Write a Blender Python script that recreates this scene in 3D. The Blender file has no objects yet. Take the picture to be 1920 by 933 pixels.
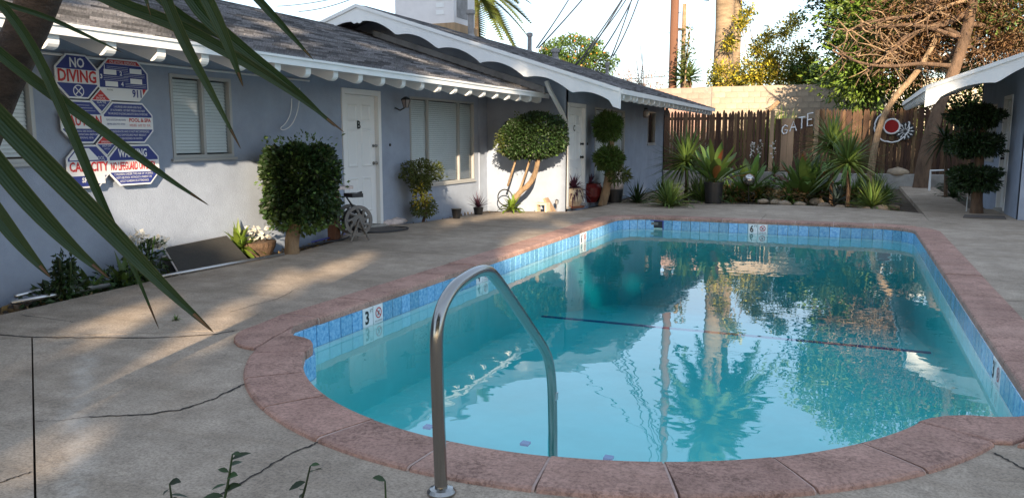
import bpy, bmesh, math, random
import numpy as np
from mathutils import Vector, Matrix
from mathutils.geometry import tessellate_polygon
R = math.radians
random.seed(7); rng = np.random.default_rng(7)
S = bpy.context.scene
COL = S.collection
# ------------------------------------------------------------------ camera
CAMH = 1.33
F = 1480.0; PITCH = math.atan(207/F); YAW = math.atan(639/F*math.cos(PITCH))
cd = bpy.data.cameras.new('camera'); cam = bpy.data.objects.new('camera', cd); COL.objects.link(cam)
cam.location = (0, 0, CAMH); cam.rotation_euler = (R(90)-PITCH, 0, YAW)
cd.sensor_fit = 'HORIZONTAL'; cd.sensor_width = 36; cd.lens = 36*F/1920
cd.clip_start = 0.05; cd.clip_end = 3000
S.camera = cam
# ------------------------------------------------------------------ world, sun, exposure
SUN_D = Vector((-1.0, 2.1, -0.77)).normalized()            # direction the light travels
w = bpy.data.worlds.new('World'); S.world = w; w.use_nodes = True
nt = w.node_tree; nt.nodes.clear()
sky = nt.nodes.new('ShaderNodeTexSky'); sky.sky_type = 'NISHITA'; sky.sun_disc = False
sky.sun_elevation = math.asin(-SUN_D.z); sky.sun_rotation = math.atan2(-SUN_D.x, -SUN_D.y)
sky.air_density = 1.0; sky.dust_density = 0.6; sky.ozone_density = 1.0
bg = nt.nodes.new('ShaderNodeBackground'); bg.inputs[1].default_value = 0.15
out = nt.nodes.new('ShaderNodeOutputWorld')
# thin white cloud veil over the sky
tc = nt.nodes.new('ShaderNodeTexCoord'); mp = nt.nodes.new('ShaderNodeMapping'); mp.inputs['Scale'].default_value = (1.6, 1.6, 5)
nz = nt.nodes.new('ShaderNodeTexNoise'); nz.inputs['Scale'].default_value = 1.7; nz.inputs['Detail'].default_value = 6
cr = nt.nodes.new('ShaderNodeValToRGB'); cr.color_ramp.elements[0].position = .46; cr.color_ramp.elements[1].position = .78
cr.color_ramp.elements[0].color = (.45, .45, .45, 1); cr.color_ramp.elements[1].color = (.92, .92, .92, 1)
mx = nt.nodes.new('ShaderNodeMix'); mx.data_type = 'RGBA'
mx.inputs[7].default_value = (2.5, 2.9, 3.45, 1)
nt.links.new(tc.outputs['Generated'], mp.inputs[0]); nt.links.new(mp.outputs[0], nz.inputs['Vector'])
nt.links.new(nz.outputs[0], cr.inputs[0]); nt.links.new(cr.outputs[0], mx.inputs[0])
nt.links.new(sky.outputs[0], mx.inputs[6]); nt.links.new(mx.outputs[2], bg.inputs[0]); nt.links.new(bg.outputs[0], out.inputs[0])
sd = bpy.data.lights.new('sun', 'SUN'); sd.energy = 5.0; sd.angle = R(.53); sd.color = (1, .81, .58)
so = bpy.data.objects.new('sun', sd); COL.objects.link(so)
so.rotation_euler = SUN_D.to_track_quat('-Z', 'Y').to_euler(); so.location = (10, -20, 12)
S.view_settings.view_transform = 'Standard'; S.view_settings.look = 'None'; S.view_settings.gamma = 1
S.view_settings.use_curve_mapping = False
S.view_settings.exposure = 1.32
S.render.engine = 'CYCLES'
S.cycles.max_bounces = 8; S.cycles.transparent_max_bounces = 16

# ------------------------------------------------------------------ pixel helpers (a pixel gives a direction)
_cr = Vector((math.cos(YAW), math.sin(YAW), 0)); _fh = Vector((-math.sin(YAW), math.cos(YAW), 0))
_cf = _fh*math.cos(PITCH)+Vector((0, 0, -math.sin(PITCH))); _cu = _fh*math.sin(PITCH)+Vector((0, 0, math.cos(PITCH)))
CP = Vector((0, 0, CAMH))
def ray(x, y): return _cr*((x-960)/F)+_cu*((466.5-y)/F)+_cf
def gp(x, y, z=0.): d = ray(x, y); return CP+d*((z-CAMH)/d.z)
def onx(x, y, X): d = ray(x, y); return CP+d*(X/d.x)
def ony(x, y, Y): d = ray(x, y); return CP+d*(Y/d.y)
def pj(p):
    v = Vector(p)-CP; k = v.dot(_cf); return 960+F*v.dot(_cr)/k, 466.5-F*v.dot(_cu)/k

# ------------------------------------------------------------------ materials
def mat(name, col, rough=.6, var=0., scale=8., bump=0., bscale=60., metal=0., spec=.5, trans=0., isl=0., col2=None, objr=0., stretch=None, detail=6, bdist=.02):
    m = bpy.data.materials.new(name); m.use_nodes = True
    n = m.node_tree; b = n.nodes['Principled BSDF']; L = n.links.new
    b.inputs['Roughness'].default_value = rough; b.inputs['Metallic'].default_value = metal
    b.inputs['Specular IOR Level'].default_value = spec
    c = col if len(col) == 4 else (*col, 1)
    src = None
    co = n.nodes.new('ShaderNodeTexCoord'); vec = co.outputs['Object']
    if stretch:
        mpp = n.nodes.new('ShaderNodeMapping'); mpp.inputs['Scale'].default_value = stretch; L(vec, mpp.inputs[0]); vec = mpp.outputs[0]
    if var or col2:
        t = n.nodes.new('ShaderNodeTexNoise'); t.inputs['Scale'].default_value = scale; t.inputs['Detail'].default_value = detail; t.inputs['Roughness'].default_value = .65
        L(vec, t.inputs['Vector'])
        rp = n.nodes.new('ShaderNodeValToRGB'); rp.color_ramp.elements[0].position = .32; rp.color_ramp.elements[1].position = .68
        if col2: rp.color_ramp.elements[0].color = (*col2, 1); rp.color_ramp.elements[1].color = c
        else:
            rp.color_ramp.elements[0].color = tuple(x*(1-var) for x in c[:3])+(1,); rp.color_ramp.elements[1].color = tuple(min(1, x*(1+var)) for x in c[:3])+(1,)
        L(t.outputs[0], rp.inputs[0]); src = rp.outputs[0]
    if isl or objr:
        hs = n.nodes.new('ShaderNodeHueSaturation')
        if src: L(src, hs.inputs['Color'])
        else: hs.inputs['Color'].default_value = c
        ge = n.nodes.new('ShaderNodeNewGeometry'); oi = n.nodes.new('ShaderNodeObjectInfo')
        ad = n.nodes.new('ShaderNodeMath'); ad.operation = 'ADD'; L(ge.outputs['Random Per Island'], ad.inputs[0]); L(oi.outputs['Random'], ad.inputs[1])
        fr = n.nodes.new('ShaderNodeMath'); fr.operation = 'FRACT'; L(ad.outputs[0], fr.inputs[0])
        mr = n.nodes.new('ShaderNodeMapRange'); a = max(isl, objr); mr.inputs['To Min'].default_value = 1-a; mr.inputs['To Max'].default_value = 1+a
        L(fr.outputs[0], mr.inputs['Value']); L(mr.outputs[0], hs.inputs['Value'])
        mr2 = n.nodes.new('ShaderNodeMapRange'); mr2.inputs['To Min'].default_value = .5-.03*a; mr2.inputs['To Max'].default_value = .5+.03*a
        L(fr.outputs[0], mr2.inputs['Value']); L(mr2.outputs[0], hs.inputs['Hue'])
        src = hs.outputs[0]
    if src: L(src, b.inputs['Base Color'])
    else: b.inputs['Base Color'].default_value = c
    if bump:
        t2 = n.nodes.new('ShaderNodeTexNoise'); t2.inputs['Scale'].default_value = bscale; t2.inputs['Detail'].default_value = 8; t2.inputs['Roughness'].default_value = .7
        L(vec, t2.inputs['Vector'])
        bp = n.nodes.new('ShaderNodeBump'); bp.inputs['Strength'].default_value = bump; bp.inputs['Distance'].default_value = bdist
        L(t2.outputs[0], bp.inputs['Height']); L(bp.outputs[0], b.inputs['Normal'])
    if trans:
        tr = n.nodes.new('ShaderNodeBsdfTranslucent'); ms = n.nodes.new('ShaderNodeMixShader'); ms.inputs[0].default_value = trans
        if src: L(src, tr.inputs[0])
        else: tr.inputs[0].default_value = c
        L(b.outputs[0], ms.inputs[1]); L(tr.outputs[0], ms.inputs[2]); L(ms.outputs[0], n.nodes['Material Output'].inputs[0])
    return m
M = {}
M['wall'] = mat('stucco_blue_grey', (.30, .345, .43), .85, .11, 2.2, .4, 70)
M['white'] = mat('white_paint', (.78, .78, .77), .5, .05, 3, .08, 40)
M['cream'] = mat('door_white', (.8, .8, .79), .4, .03, 2)
M['shingle'] = mat('asphalt_shingle', (.205, .20, .21), .95, .4, 40, .6, 200, isl=.55)
def weathered(name, c_lo, c_hi, speck, fine, bumpd, pit, pitscale, objr=0., trail=None):
    m = bpy.data.materials.new(name); m.use_nodes = True; n = m.node_tree; L = n.links.new; b = n.nodes['Principled BSDF']; b.inputs['Roughness'].default_value = .88; b.inputs['Specular IOR Level'].default_value = .3
    co = n.nodes.new('ShaderNodeTexCoord')
    def noise(sc, det=6, ro=.6, st=None):
        t = n.nodes.new('ShaderNodeTexNoise'); t.inputs['Scale'].default_value = sc; t.inputs['Detail'].default_value = det; t.inputs['Roughness'].default_value = ro; v = co.outputs['Object']
        if st: mp = n.nodes.new('ShaderNodeMapping'); mp.inputs['Scale'].default_value = st; L(v, mp.inputs[0]); v = mp.outputs[0]
        L(v, t.inputs['Vector']); return t.outputs[0]
    def ramp(x, p0, p1, a, bb):
        r = n.nodes.new('ShaderNodeValToRGB'); r.color_ramp.elements[0].position = p0; r.color_ramp.elements[1].position = p1; r.color_ramp.elements[0].color = (*a, 1); r.color_ramp.elements[1].color = (*bb, 1); L(x, r.inputs[0]); return r.outputs[0]
    def mul(a, bb):
        x = n.nodes.new('ShaderNodeMix'); x.data_type = 'RGBA'; x.blend_type = 'MULTIPLY'; x.inputs[0].default_value = 1; L(a, x.inputs[6]); L(bb, x.inputs[7]); return x.outputs[2]
    col = ramp(noise(.9, 8, .65), .3, .7, c_lo, c_hi)
    col = mul(col, ramp(noise(5, 8, .7), .3, .62, (.74, .73, .72), (1.06, 1.05, 1.04)))
    col = mul(col, ramp(noise(fine, 4, .8), .36, .56, (speck, speck, speck), (1.08, 1.08, 1.08)))
    col = mul(col, ramp(noise(1.6, 4, .6, (.35, 2.2, 1)), .35, .5, (.86, .85, .83), (1, 1, 1)))
    if trail:                                                # pale worn drip line across the slab
        A_, B_ = trail; dv = (B_-A_).normalized(); nv = Vector((-dv.y, dv.x, 0))
        def dot(vec):
            sb = n.nodes.new('ShaderNodeVectorMath'); sb.operation = 'SUBTRACT'; L(co.outputs['Object'], sb.inputs[0]); sb.inputs[1].default_value = A_
            dt = n.nodes.new('ShaderNodeVectorMath'); dt.operation = 'DOT_PRODUCT'; L(sb.outputs[0], dt.inputs[0]); dt.inputs[1].default_value = vec; return dt.outputs['Value']
        def mth(op, a, b_=None):
            q = n.nodes.new('ShaderNodeMath'); q.operation = op; q.use_clamp = op == 'MULTIPLY'; L(a, q.inputs[0])
            if b_ is not None: (L(b_, q.inputs[1]) if hasattr(b_, 'links') else setattr(q.inputs[1], 'default_value', b_))
            return q.outputs[0]
        wob = mth('MULTIPLY_ADD', noise(2.5, 4, .6), .22); dist = mth('ABSOLUTE', mth('SUBTRACT', mth('ADD', dot(nv), wob), .11))
        m1 = ramp(dist, .01, .085, (1, 1, 1), (0, 0, 0)); m2 = ramp(noise(9, 6, .7), .38, .62, (.25, .25, .25), (1, 1, 1)); m3 = ramp(mth('MULTIPLY', dot(dv), .5), .0, .12, (0, 0, 0), (1, 1, 1))
        f_ = mth('MULTIPLY', mth('MULTIPLY', mth('MULTIPLY', m1, m2), m3), .42)
        wx_ = n.nodes.new('ShaderNodeMix'); wx_.data_type = 'RGBA'; L(f_, wx_.inputs[0]); L(col, wx_.inputs[6]); wx_.inputs[7].default_value = (.66, .60, .53, 1); col = wx_.outputs[2]
    pt = noise(pitscale, 3, .7); pm_ = noise(3.2, 3, .6); k = n.nodes.new('ShaderNodeMath'); k.operation = 'MULTIPLY'
    pr1 = ramp(pt, .40, .50, (1, 1, 1), (0, 0, 0)); pr2 = ramp(pm_, .46, .60, (0, 0, 0), (1, 1, 1)); L(pr1, k.inputs[0]); L(pr2, k.inputs[1])
    dk = n.nodes.new('ShaderNodeMix'); dk.data_type = 'RGBA'; L(k.outputs[0], dk.inputs[0]); L(col, dk.inputs[6]); dk.inputs[7].default_value = (*[x*.45 for x in c_lo], 1)
    sc = n.nodes.new('ShaderNodeMath'); sc.operation = 'MULTIPLY'; sc.inputs[1].default_value = pit; L(k.outputs[0], sc.inputs[0]); L(sc.outputs[0], dk.inputs[0])
    col = dk.outputs[2]
    if objr:
        hs = n.nodes.new('ShaderNodeHueSaturation'); oi = n.nodes.new('ShaderNodeObjectInfo'); mr = n.nodes.new('ShaderNodeMapRange'); mr.inputs['To Min'].default_value = 1-objr; mr.inputs['To Max'].default_value = 1+objr
        L(oi.outputs['Random'], mr.inputs['Value']); L(mr.outputs[0], hs.inputs['Value']); L(col, hs.inputs['Color']); col = hs.outputs[0]
    L(col, b.inputs['Base Color'])
    bp = n.nodes.new('ShaderNodeBump'); bp.inputs['Strength'].default_value = bumpd; bp.inputs['Distance'].default_value = .012; L(noise(fine*.7, 6, .75), bp.inputs['Height'])
    b2 = n.nodes.new('ShaderNodeBump'); b2.invert = True; b2.inputs['Strength'].default_value = .9*pit; b2.inputs['Distance'].default_value = .012; L(k.outputs[0], b2.inputs['Height']); L(bp.outputs[0], b2.inputs['Normal']); L(b2.outputs[0], b.inputs['Normal'])
    return m
M['concrete'] = weathered('deck_concrete', (.32, .255, .195), (.53, .435, .345), .62, 70, .35, .3, 26, trail=(gp(318, 640), gp(425, 933)))
M['coping'] = weathered('coping_pink', (.39, .225, .18), (.53, .335, .27), .64, 60, .6, .55, 38, .10)
M['joint'] = mat('coping_mortar', (.50, .36, .31), .9, .2, 20, .3, 60)
M['concrete_old'] = mat('kerb_concrete', (.36, .34, .31), .9, .25, 3, .4, 60)
M['tile'] = mat('tile_blue', (.30, .56, .74), .12, .5, 34, .05, 30, objr=.2, col2=(.07, .27, .52))
M['grout'] = mat('tile_grout', (.55, .6, .62), .7)
M['plaster'] = mat('pool_plaster', (.74, .94, .87), .8, .08, 1.5, .1, 10)
M['soil'] = mat('soil', (.09, .065, .045), .95, .4, 6, .8, 30)
M['fence'] = mat('fence_wood', (.16, .085, .045), .9, .6, 9, .6, 40, objr=.55, stretch=(1, 1, .07), col2=(.045, .024, .014))
M['postwood'] = mat('post_wood', (.38, .25, .15), .8, .3, 5, .3, 30, stretch=(1, 1, .1), objr=.15)
M['block'] = mat('block_tan', (.42, .33, .25), .9, .15, 4, .4, 60, objr=.1)
M['blockpink'] = mat('block_pink', (.42, .26, .21), .9, .15, 4, .4, 60, objr=.1)
M['mortar'] = mat('mortar', (.30, .26, .22), .95, .2, 10)
M['steel'] = mat('brushed_steel', (.34, .33, .315), .2, metal=1., bump=.03, bscale=20, stretch=(60, 60, 1))
M['alu'] = mat('aluminium', (.55, .55, .56), .35, metal=.9)
M['frame'] = mat('window_frame', (.42, .42, .41), .45, metal=.3)
M['blind'] = mat('blind_slat', (.86, .87, .86), .5)
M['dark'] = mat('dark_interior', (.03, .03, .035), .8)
M['black'] = mat('black_plastic', (.02, .02, .022), .45, .2, 10)
M['grey_plastic'] = mat('grey_plastic', (.15, .14, .13), .5, .1, 4)
M['rubber'] = mat('hose', (.03, .03, .035), .5)
M['screen'] = mat('black_mesh_sling', (.035, .033, .03), .8, .2, 40)
M['signwhite'] = mat('sign_white', (.8, .8, .8), .35)
M['signblue'] = mat('sign_blue', (.03, .045, .22), .35)
M['signred'] = mat('sign_red', (.55, .03, .03), .35)
M['ink'] = mat('black_ink', (.015, .015, .015), .5)
M['bark'] = mat('bark_brown', (.17, .105, .065), .95, .45, 6, 1.0, 25, stretch=(1, 1, .3), bdist=.09)
M['barktan'] = mat('bark_tan', (.36, .24, .14), .9, .4, 9, 1.0, 20, stretch=(1, 1, .25), bdist=.09)
M['barkpalm'] = mat('bark_palm', (.27, .195, .125), .95, .35, 4, 1.0, 12, stretch=(.6, .6, 3))
M['pole'] = mat('pole_wood', (.16, .075, .045), .9, .3, 5, .5, 20, stretch=(1, 1, .05))
M['fgbark'] = mat('yucca_bark', (.10, .065, .045), .95, .5, 14, 1.0, 30, stretch=(1, 1, 2), bdist=.09)
M['terracotta'] = mat('terracotta', (.40, .16, .09), .7, .2, 6)
M['redpot'] = mat('red_glaze', (.11, .012, .012), .2, .2, 4)
M['creampot'] = mat('cream_pot', (.6, .5, .36), .6, .25, 6)
M['rock'] = mat('rock', (.36, .28, .2), .9, .3, 4, .5, 15, objr=.25)
M['ball'] = mat('gazing_glass', (.45, .43, .42), .12, .5, 30, metal=.8)
M['cloth'] = mat('cloth', (.62, .52, .48), .95, .25, 20, .3, 40)
M['acmetal'] = mat('ac_metal', (.74, .71, .71), .5, .06, 3)
M['duct'] = mat('flashing_grey', (.26, .25, .25), .6, .25, 5)
M['cable'] = mat('cable', (.03, .03, .03), .6)
M['mat'] = mat('doormat', (.10, .085, .075), .95, .3, 40, .5, 100)
M['red'] = mat('red_felt', (.28, .006, .006), .8)
M['crackdark'] = mat('crack_dirt', (.04, .033, .028), 1.)
M['steptile'] = mat('step_marker', (.05, .06, .3), .3)
M['lamp'] = mat('lantern_glass', (.30, .24, .22), .15)
def leafmat(n, c, a=.45, t=.3, r=.45): M[n] = mat(n, c, r, isl=a, trans=t)
leafmat('leaf_dark', (.03, .058, .016), .6); leafmat('leaf_mid', (.10, .165, .035)); leafmat('leaf_olive', (.10, .12, .025))
leafmat('leaf_yellow', (.5, .40, .04), .5); leafmat('leaf_bright', (.15, .22, .03)); leafmat('leaf_blue', (.10, .14, .13), .3, .1)
leafmat('leaf_yucca', (.125, .19, .045), .35, .2); leafmat('leaf_purple', (.10, .035, .06)); leafmat('leaf_red', (.22, .08, .03))
leafmat('leaf_dry', (.25, .16, .07), .4, .2); leafmat('flower_white', (.7, .68, .62), .15); leafmat('fruit_orange', (.6, .22, .02), .2, .1)
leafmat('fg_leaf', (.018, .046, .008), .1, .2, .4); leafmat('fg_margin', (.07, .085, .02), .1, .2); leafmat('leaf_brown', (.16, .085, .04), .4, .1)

def water_mat():
    m = bpy.data.materials.new('pool_water'); m.use_nodes = True; n = m.node_tree; n.nodes.clear(); L = n.links.new
    o = n.nodes.new('ShaderNodeOutputMaterial'); tr = n.nodes.new('ShaderNodeBsdfTransparent'); gl = n.nodes.new('ShaderNodeBsdfGlossy'); gl.inputs['Roughness'].default_value = .0
    lw = n.nodes.new('ShaderNodeLayerWeight'); pw = n.nodes.new('ShaderNodeMath'); pw.operation = 'POWER'; pw.inputs[1].default_value = 3.6
    ma = n.nodes.new('ShaderNodeMath'); ma.operation = 'MULTIPLY_ADD'; ma.inputs[1].default_value = .95; ma.inputs[2].default_value = .045
    ms = n.nodes.new('ShaderNodeMixShader'); co = n.nodes.new('ShaderNodeTexCoord')
    t = n.nodes.new('ShaderNodeTexNoise'); t.inputs['Scale'].default_value = 2.6; t.inputs['Detail'].default_value = 2.5
    bp = n.nodes.new('ShaderNodeBump'); bp.inputs['Strength'].default_value = .12; bp.inputs['Distance'].default_value = .02
    L(co.outputs['Object'], t.inputs['Vector']); L(t.outputs[0], bp.inputs['Height']); L(bp.outputs[0], gl.inputs['Normal']); L(bp.outputs[0], lw.inputs['Normal'])
    lw.inputs['Blend'].default_value = .5
    L(lw.outputs['Facing'], pw.inputs[0]); L(pw.outputs[0], ma.inputs[0]); L(ma.outputs[0], ms.inputs[0]); L(tr.outputs[0], ms.inputs[1]); L(gl.outputs[0], ms.inputs[2])
    L(ms.outputs[0], o.inputs['Surface'])
    va = n.nodes.new('ShaderNodeVolumeAbsorption'); va.inputs['Color'].default_value = (.015, .79, .83, 1); va.inputs['Density'].default_value = .85
    L(va.outputs[0], o.inputs['Volume'])
    return m
M['water'] = water_mat()
def glass_mat():
    m = bpy.data.materials.new('window_glass'); m.use_nodes = True; n = m.node_tree; n.nodes.clear(); L = n.links.new
    o = n.nodes.new('ShaderNodeOutputMaterial'); tr = n.nodes.new('ShaderNodeBsdfTransparent'); tr.inputs[0].default_value = (.94, .96, .96, 1)
    gl = n.nodes.new('ShaderNodeBsdfGlossy'); gl.inputs['Roughness'].default_value = .02
    lw = n.nodes.new('ShaderNodeFresnel'); lw.inputs[0].default_value = 1.6; ms = n.nodes.new('ShaderNodeMixShader')
    L(lw.outputs[0], ms.inputs[0]); L(tr.outputs[0], ms.inputs[1]); L(gl.outputs[0], ms.inputs[2]); L(ms.outputs[0], o.inputs[0])
    return m
M['glass'] = glass_mat()

# ------------------------------------------------------------------ mesh helpers
def tag(o, label=None, cat=None, group=None, kind=None):
    if label: o['label'] = label
    if cat: o['category'] = cat
    if group: o['group'] = group
    if kind: o['kind'] = kind
    return o
def link(name, me, m=None, parent=None):
    o = bpy.data.objects.new(name, me); COL.objects.link(o)
    if me and m and not me.materials: me.materials.append(M[m] if isinstance(m, str) else m)
    if parent: o.parent = parent; o.matrix_parent_inverse = Matrix.Translation(parent.location).inverted() if parent.type == 'EMPTY' else Matrix()
    return o
def thing(name, loc, label, cat, group=None):
    o = bpy.data.objects.new(name, None); o.empty_display_size = .1; COL.objects.link(o); o.location = loc
    return tag(o, label, cat, group)
class MB:
    def __init__(s): s.v = []; s.f = []
    def quad(s, a, b, c, d): i = len(s.v); s.v += [a, b, c, d]; s.f.append((i, i+1, i+2, i+3)); return s
    def box(s, x0, x1, y0, y1, z0, z1, mtx=None):
        i = len(s.v); p = [Vector(q) for q in ((x0, y0, z0), (x1, y0, z0), (x1, y1, z0), (x0, y1, z0), (x0, y0, z1), (x1, y0, z1), (x1, y1, z1), (x0, y1, z1))]
        if mtx: p = [mtx @ q for q in p]
        s.v += p; s.f += [tuple(i+k for k in q) for q in ((0, 3, 2, 1), (4, 5, 6, 7), (0, 1, 5, 4), (1, 2, 6, 5), (2, 3, 7, 6), (3, 0, 4, 7))]; return s
    def tube(s, pts, rad, n=8, caps=True):
        pts = [Vector(p) for p in pts]; k = len(pts)
        if not hasattr(rad, '__len__'): rad = [rad]*k
        i0 = len(s.v); up = Vector((0, 0, 1)); prev = None
        for j, p in enumerate(pts):
            t = (pts[min(j+1, k-1)]-pts[max(j-1, 0)]).normalized()
            if prev is None:
                a = t.orthogonal().normalized()
            else:
                a = (prev-t*prev.dot(t)); a = a.normalized() if a.length > 1e-6 else t.orthogonal().normalized()
            prev = a; b = t.cross(a)
            for q in range(n):
                th = 2*math.pi*q/n; s.v.append(p+(a*math.cos(th)+b*math.sin(th))*rad[j])
        for j in range(k-1):
            for q in range(n):
                s.f.append((i0+j*n+q, i0+j*n+(q+1) % n, i0+(j+1)*n+(q+1) % n, i0+(j+1)*n+q))
        if caps: s.f.append(tuple(i0+q for q in reversed(range(n)))); s.f.append(tuple(i0+(k-1)*n+q for q in range(n)))
        return s
    def lathe(s, c, prof, n=20):
        i0 = len(s.v); c = Vector(c)
        for (r, z) in prof:
            for q in range(n): th = 2*math.pi*q/n; s.v.append(c+Vector((r*math.cos(th), r*math.sin(th), z)))
        for j in range(len(prof)-1):
            for q in range(n): s.f.append((i0+j*n+q, i0+j*n+(q+1) % n, i0+(j+1)*n+(q+1) % n, i0+(j+1)*n+q))
        s.f.append(tuple(i0+q for q in reversed(range(n)))); s.f.append(tuple(i0+(len(prof)-1)*n+q for q in range(n)))
        return s
    def prism(s, poly, z0, z1, axis='z', m=None):          # polygon extruded; poly 2D ccw; m maps (u,v,w) to world
        i = len(s.v); n = len(poly); f = m or (lambda u, v, q: Vector((u, v, q)))
        s.v += [f(u, v, z0) for u, v in poly]+[f(u, v, z1) for u, v in poly]
        tri = tessellate_polygon([[Vector((u, v, 0)) for u, v in poly]])
        for a, b, c in tri: s.f.append((i+n+a, i+n+b, i+n+c)); s.f.append((i+c, i+b, i+a))
        for k in range(n): s.f.append((i+k, i+(k+1) % n, i+n+(k+1) % n, i+n+k))
        return s
    def build(s, name, m, parent=None, smooth=False, fix=True):
        me = bpy.data.meshes.new(name); me.from_pydata([tuple(v) for v in s.v], [], s.f)
        if fix:
            bm = bmesh.new(); bm.from_mesh(me); bmesh.ops.recalc_face_normals(bm, faces=bm.faces); bm.to_mesh(me); bm.free()
        if smooth: me.shade_smooth()
        return link(name, me, m, parent)
def npmesh(name, V, Fq, m, parent=None, smooth=False):
    V = np.asarray(V, float); Fq = np.asarray(Fq, int); me = bpy.data.meshes.new(name)
    nv, nf, k = len(V), len(Fq), Fq.shape[1]
    me.vertices.add(nv); me.vertices.foreach_set('co', V.ravel()); me.loops.add(nf*k); me.loops.foreach_set('vertex_index', Fq.ravel())
    me.polygons.add(nf); me.polygons.foreach_set('loop_start', np.arange(nf)*k); me.update(calc_edges=True)
    if smooth: me.shade_smooth()
    return link(name, me, m, parent)
def unit(a): return a/np.maximum(np.linalg.norm(a, axis=-1, keepdims=True), 1e-9)
def leaves(name, P, size, m, parent, asp=.5, up=.3, out=None, fold=.15):
    """small folded rhombic leaves at points P (n,3)"""
    P = np.asarray(P); n = len(P); d = rng.normal(size=(n, 3)); d[:, 2] -= up
    if out is not None: d = d*.7+out*1.2
    d = unit(d); s = unit(np.cross(d, rng.normal(size=(n, 3)))); nn = np.cross(d, s)
    L = (size*rng.uniform(.6, 1.35, n))[:, None]
    a = P; b = P+d*L*.5+s*L*asp*.5+nn*L*fold; c = P+d*L; e = P+d*L*.5-s*L*asp*.5+nn*L*fold
    V = np.stack([a, b, c, e], 1).reshape(-1, 3); i = np.arange(n)[:, None]*4
    return npmesh(name, V, np.concatenate([i+np.array([0, 1, 2]), i+np.array([0, 2, 3])], 0), m, parent)
def blob(n, c, r, shell=.45, box=False, lump=.12):
    """points in the outer shell of an ellipsoid (or rounded box) with a lumpy outline"""
    u = unit(rng.normal(size=(n, 3)))
    if box: u = u/np.max(np.abs(u), axis=1, keepdims=True)*.8+u*.24
    ph = rng.uniform(0, 6.28, 6); k = 1+lump*(np.sin(u[:, 0]*5+ph[0])*np.sin(u[:, 1]*5+ph[1])+np.sin(u[:, 2]*6+ph[2])*.7)
    rr = (1-shell*rng.uniform(0, 1, n)**1.6)*k
    return np.asarray(c)+u*rr[:, None]*np.asarray(r), u
def strip_leaf(pts, width, nrm=None, fold=.25, prof=None):
    """a long leaf: 3 rails along pts; returns verts, faces"""
    pts = [Vector(p) for p in pts]; k = len(pts); V = []; Fc = []
    for j, p in enumerate(pts):
        t = (pts[min(j+1, k-1)]-pts[max(j-1, 0)]).normalized()
        nn = Vector(nrm) if nrm is not None else Vector((0, 0, 1))
        s = t.cross(nn); s = s.normalized() if s.length > 1e-5 else t.orthogonal().normalized(); up = s.cross(t)
        f = j/(k-1); wd = width*(prof(f) if prof else (math.sin(math.pi*min(1, f*.8+.2))**.8*(1-f**4)+.01))
        V += [p-s*wd*.5+up*wd*fold, p, p+s*wd*.5+up*wd*fold]
        if j:
            b = 3*j; Fc += [(b-3, b-2, b+1, b), (b-2, b-1, b+2, b+1)]
    return V, Fc
def rosette(name, c, n, length, width, m, parent, rise=(.1, 1.4), droop=.5, seg=5, tilt=None, sep=False, prof=None, fold=.2):
    """sword leaves from one centre; sep=True makes every leaf an object of its own"""
    mb = MB(); c = Vector(c); objs = []
    for i in range(n):
        az = i*2.39996+random.uniform(-.3, .3); el = rise[0]+(rise[1]-rise[0])*((i+.5)/n)+random.uniform(-.1, .1)
        L = length*random.uniform(.75, 1.1); d = Vector((math.cos(az)*math.cos(el), math.sin(az)*math.cos(el), math.sin(el)))
        pts = []
        for j in range(seg+1):
            f = j/seg; p = c+d*L*f; p.z -= droop*L*f*f*math.cos(el)*(.6+.4*random.random()); pts.append(p)
        nr = Vector((-math.cos(az)*math.sin(el), -math.sin(az)*math.sin(el), math.cos(el)))
        V, Fc = strip_leaf(pts, width*random.uniform(.8, 1.15), nr, fold, prof)
        if sep:
            q = MB(); q.v = V; q.f = Fc; objs.append(q.build('leaf', m, parent, True, False))
        else:
            b = len(mb.v); mb.v += V; mb.f += [tuple(b+x for x in f) for f in Fc]
    return objs if sep else mb.build(name, m, parent, True, False)
def text(s, size, m, origin, ux, uy, parent, name='lettering', width=None, align='CENTER', depth=.002, bold=0.):
    """flat raised lettering; ux along the line, uy up"""
    c = bpy.data.curves.new('t', 'FONT'); c.body = s; c.size = size; c.align_x = align; c.align_y = 'CENTER'; c.extrude = 0; c.offset = bold; c.resolution_u = 2
    o = bpy.data.objects.new('t', c); COL.objects.link(o)
    me = bpy.data.meshes.new_from_object(o); bpy.data.objects.remove(o); bpy.data.curves.remove(c); me.name = name
    ux = Vector(ux).normalized(); uy = Vector(uy).normalized(); uz = ux.cross(uy)
    co = np.zeros(len(me.vertices)*3); me.vertices.foreach_get('co', co); co = co.reshape(-1, 3)
    k = 1.
    if width and len(co): k = width/max(1e-6, co[:, 0].max()-co[:, 0].min())
    for v in me.vertices: v.co = Vector(origin)+ux*v.co.x*k+uy*v.co.y+uz*depth
    return link(name, me, m, parent)
def arc(c, r, a0, a1, n): return [(c[0]+r*math.cos(R(a0+(a1-a0)*i/n)), c[1]+r*math.sin(R(a0+(a1-a0)*i/n))) for i in range(n+1)]
def area(p): return .5*sum(p[i][0]*p[(i+1) % len(p)][1]-p[(i+1) % len(p)][0]*p[i][1] for i in range(len(p)))
def offset(poly, d):                                        # inward offset of a ccw polygon
    n = len(poly); o = []
    for i in range(n):
        p0, p1, p2 = Vector(poly[i-1]), Vector(poly[i]), Vector(poly[(i+1) % n])
        e1 = (p1-p0); e2 = (p2-p1); e1 = e1.normalized() if e1.length > 1e-7 else e2.normalized(); e2 = e2.normalized() if e2.length > 1e-7 else e1
        n1 = Vector((-e1.y, e1.x)); n2 = Vector((-e2.y, e2.x)); b = n1+n2; k = b.dot(n1)
        o.append(tuple(p1+b*(d/max(k, .5))))
    return o
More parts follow.
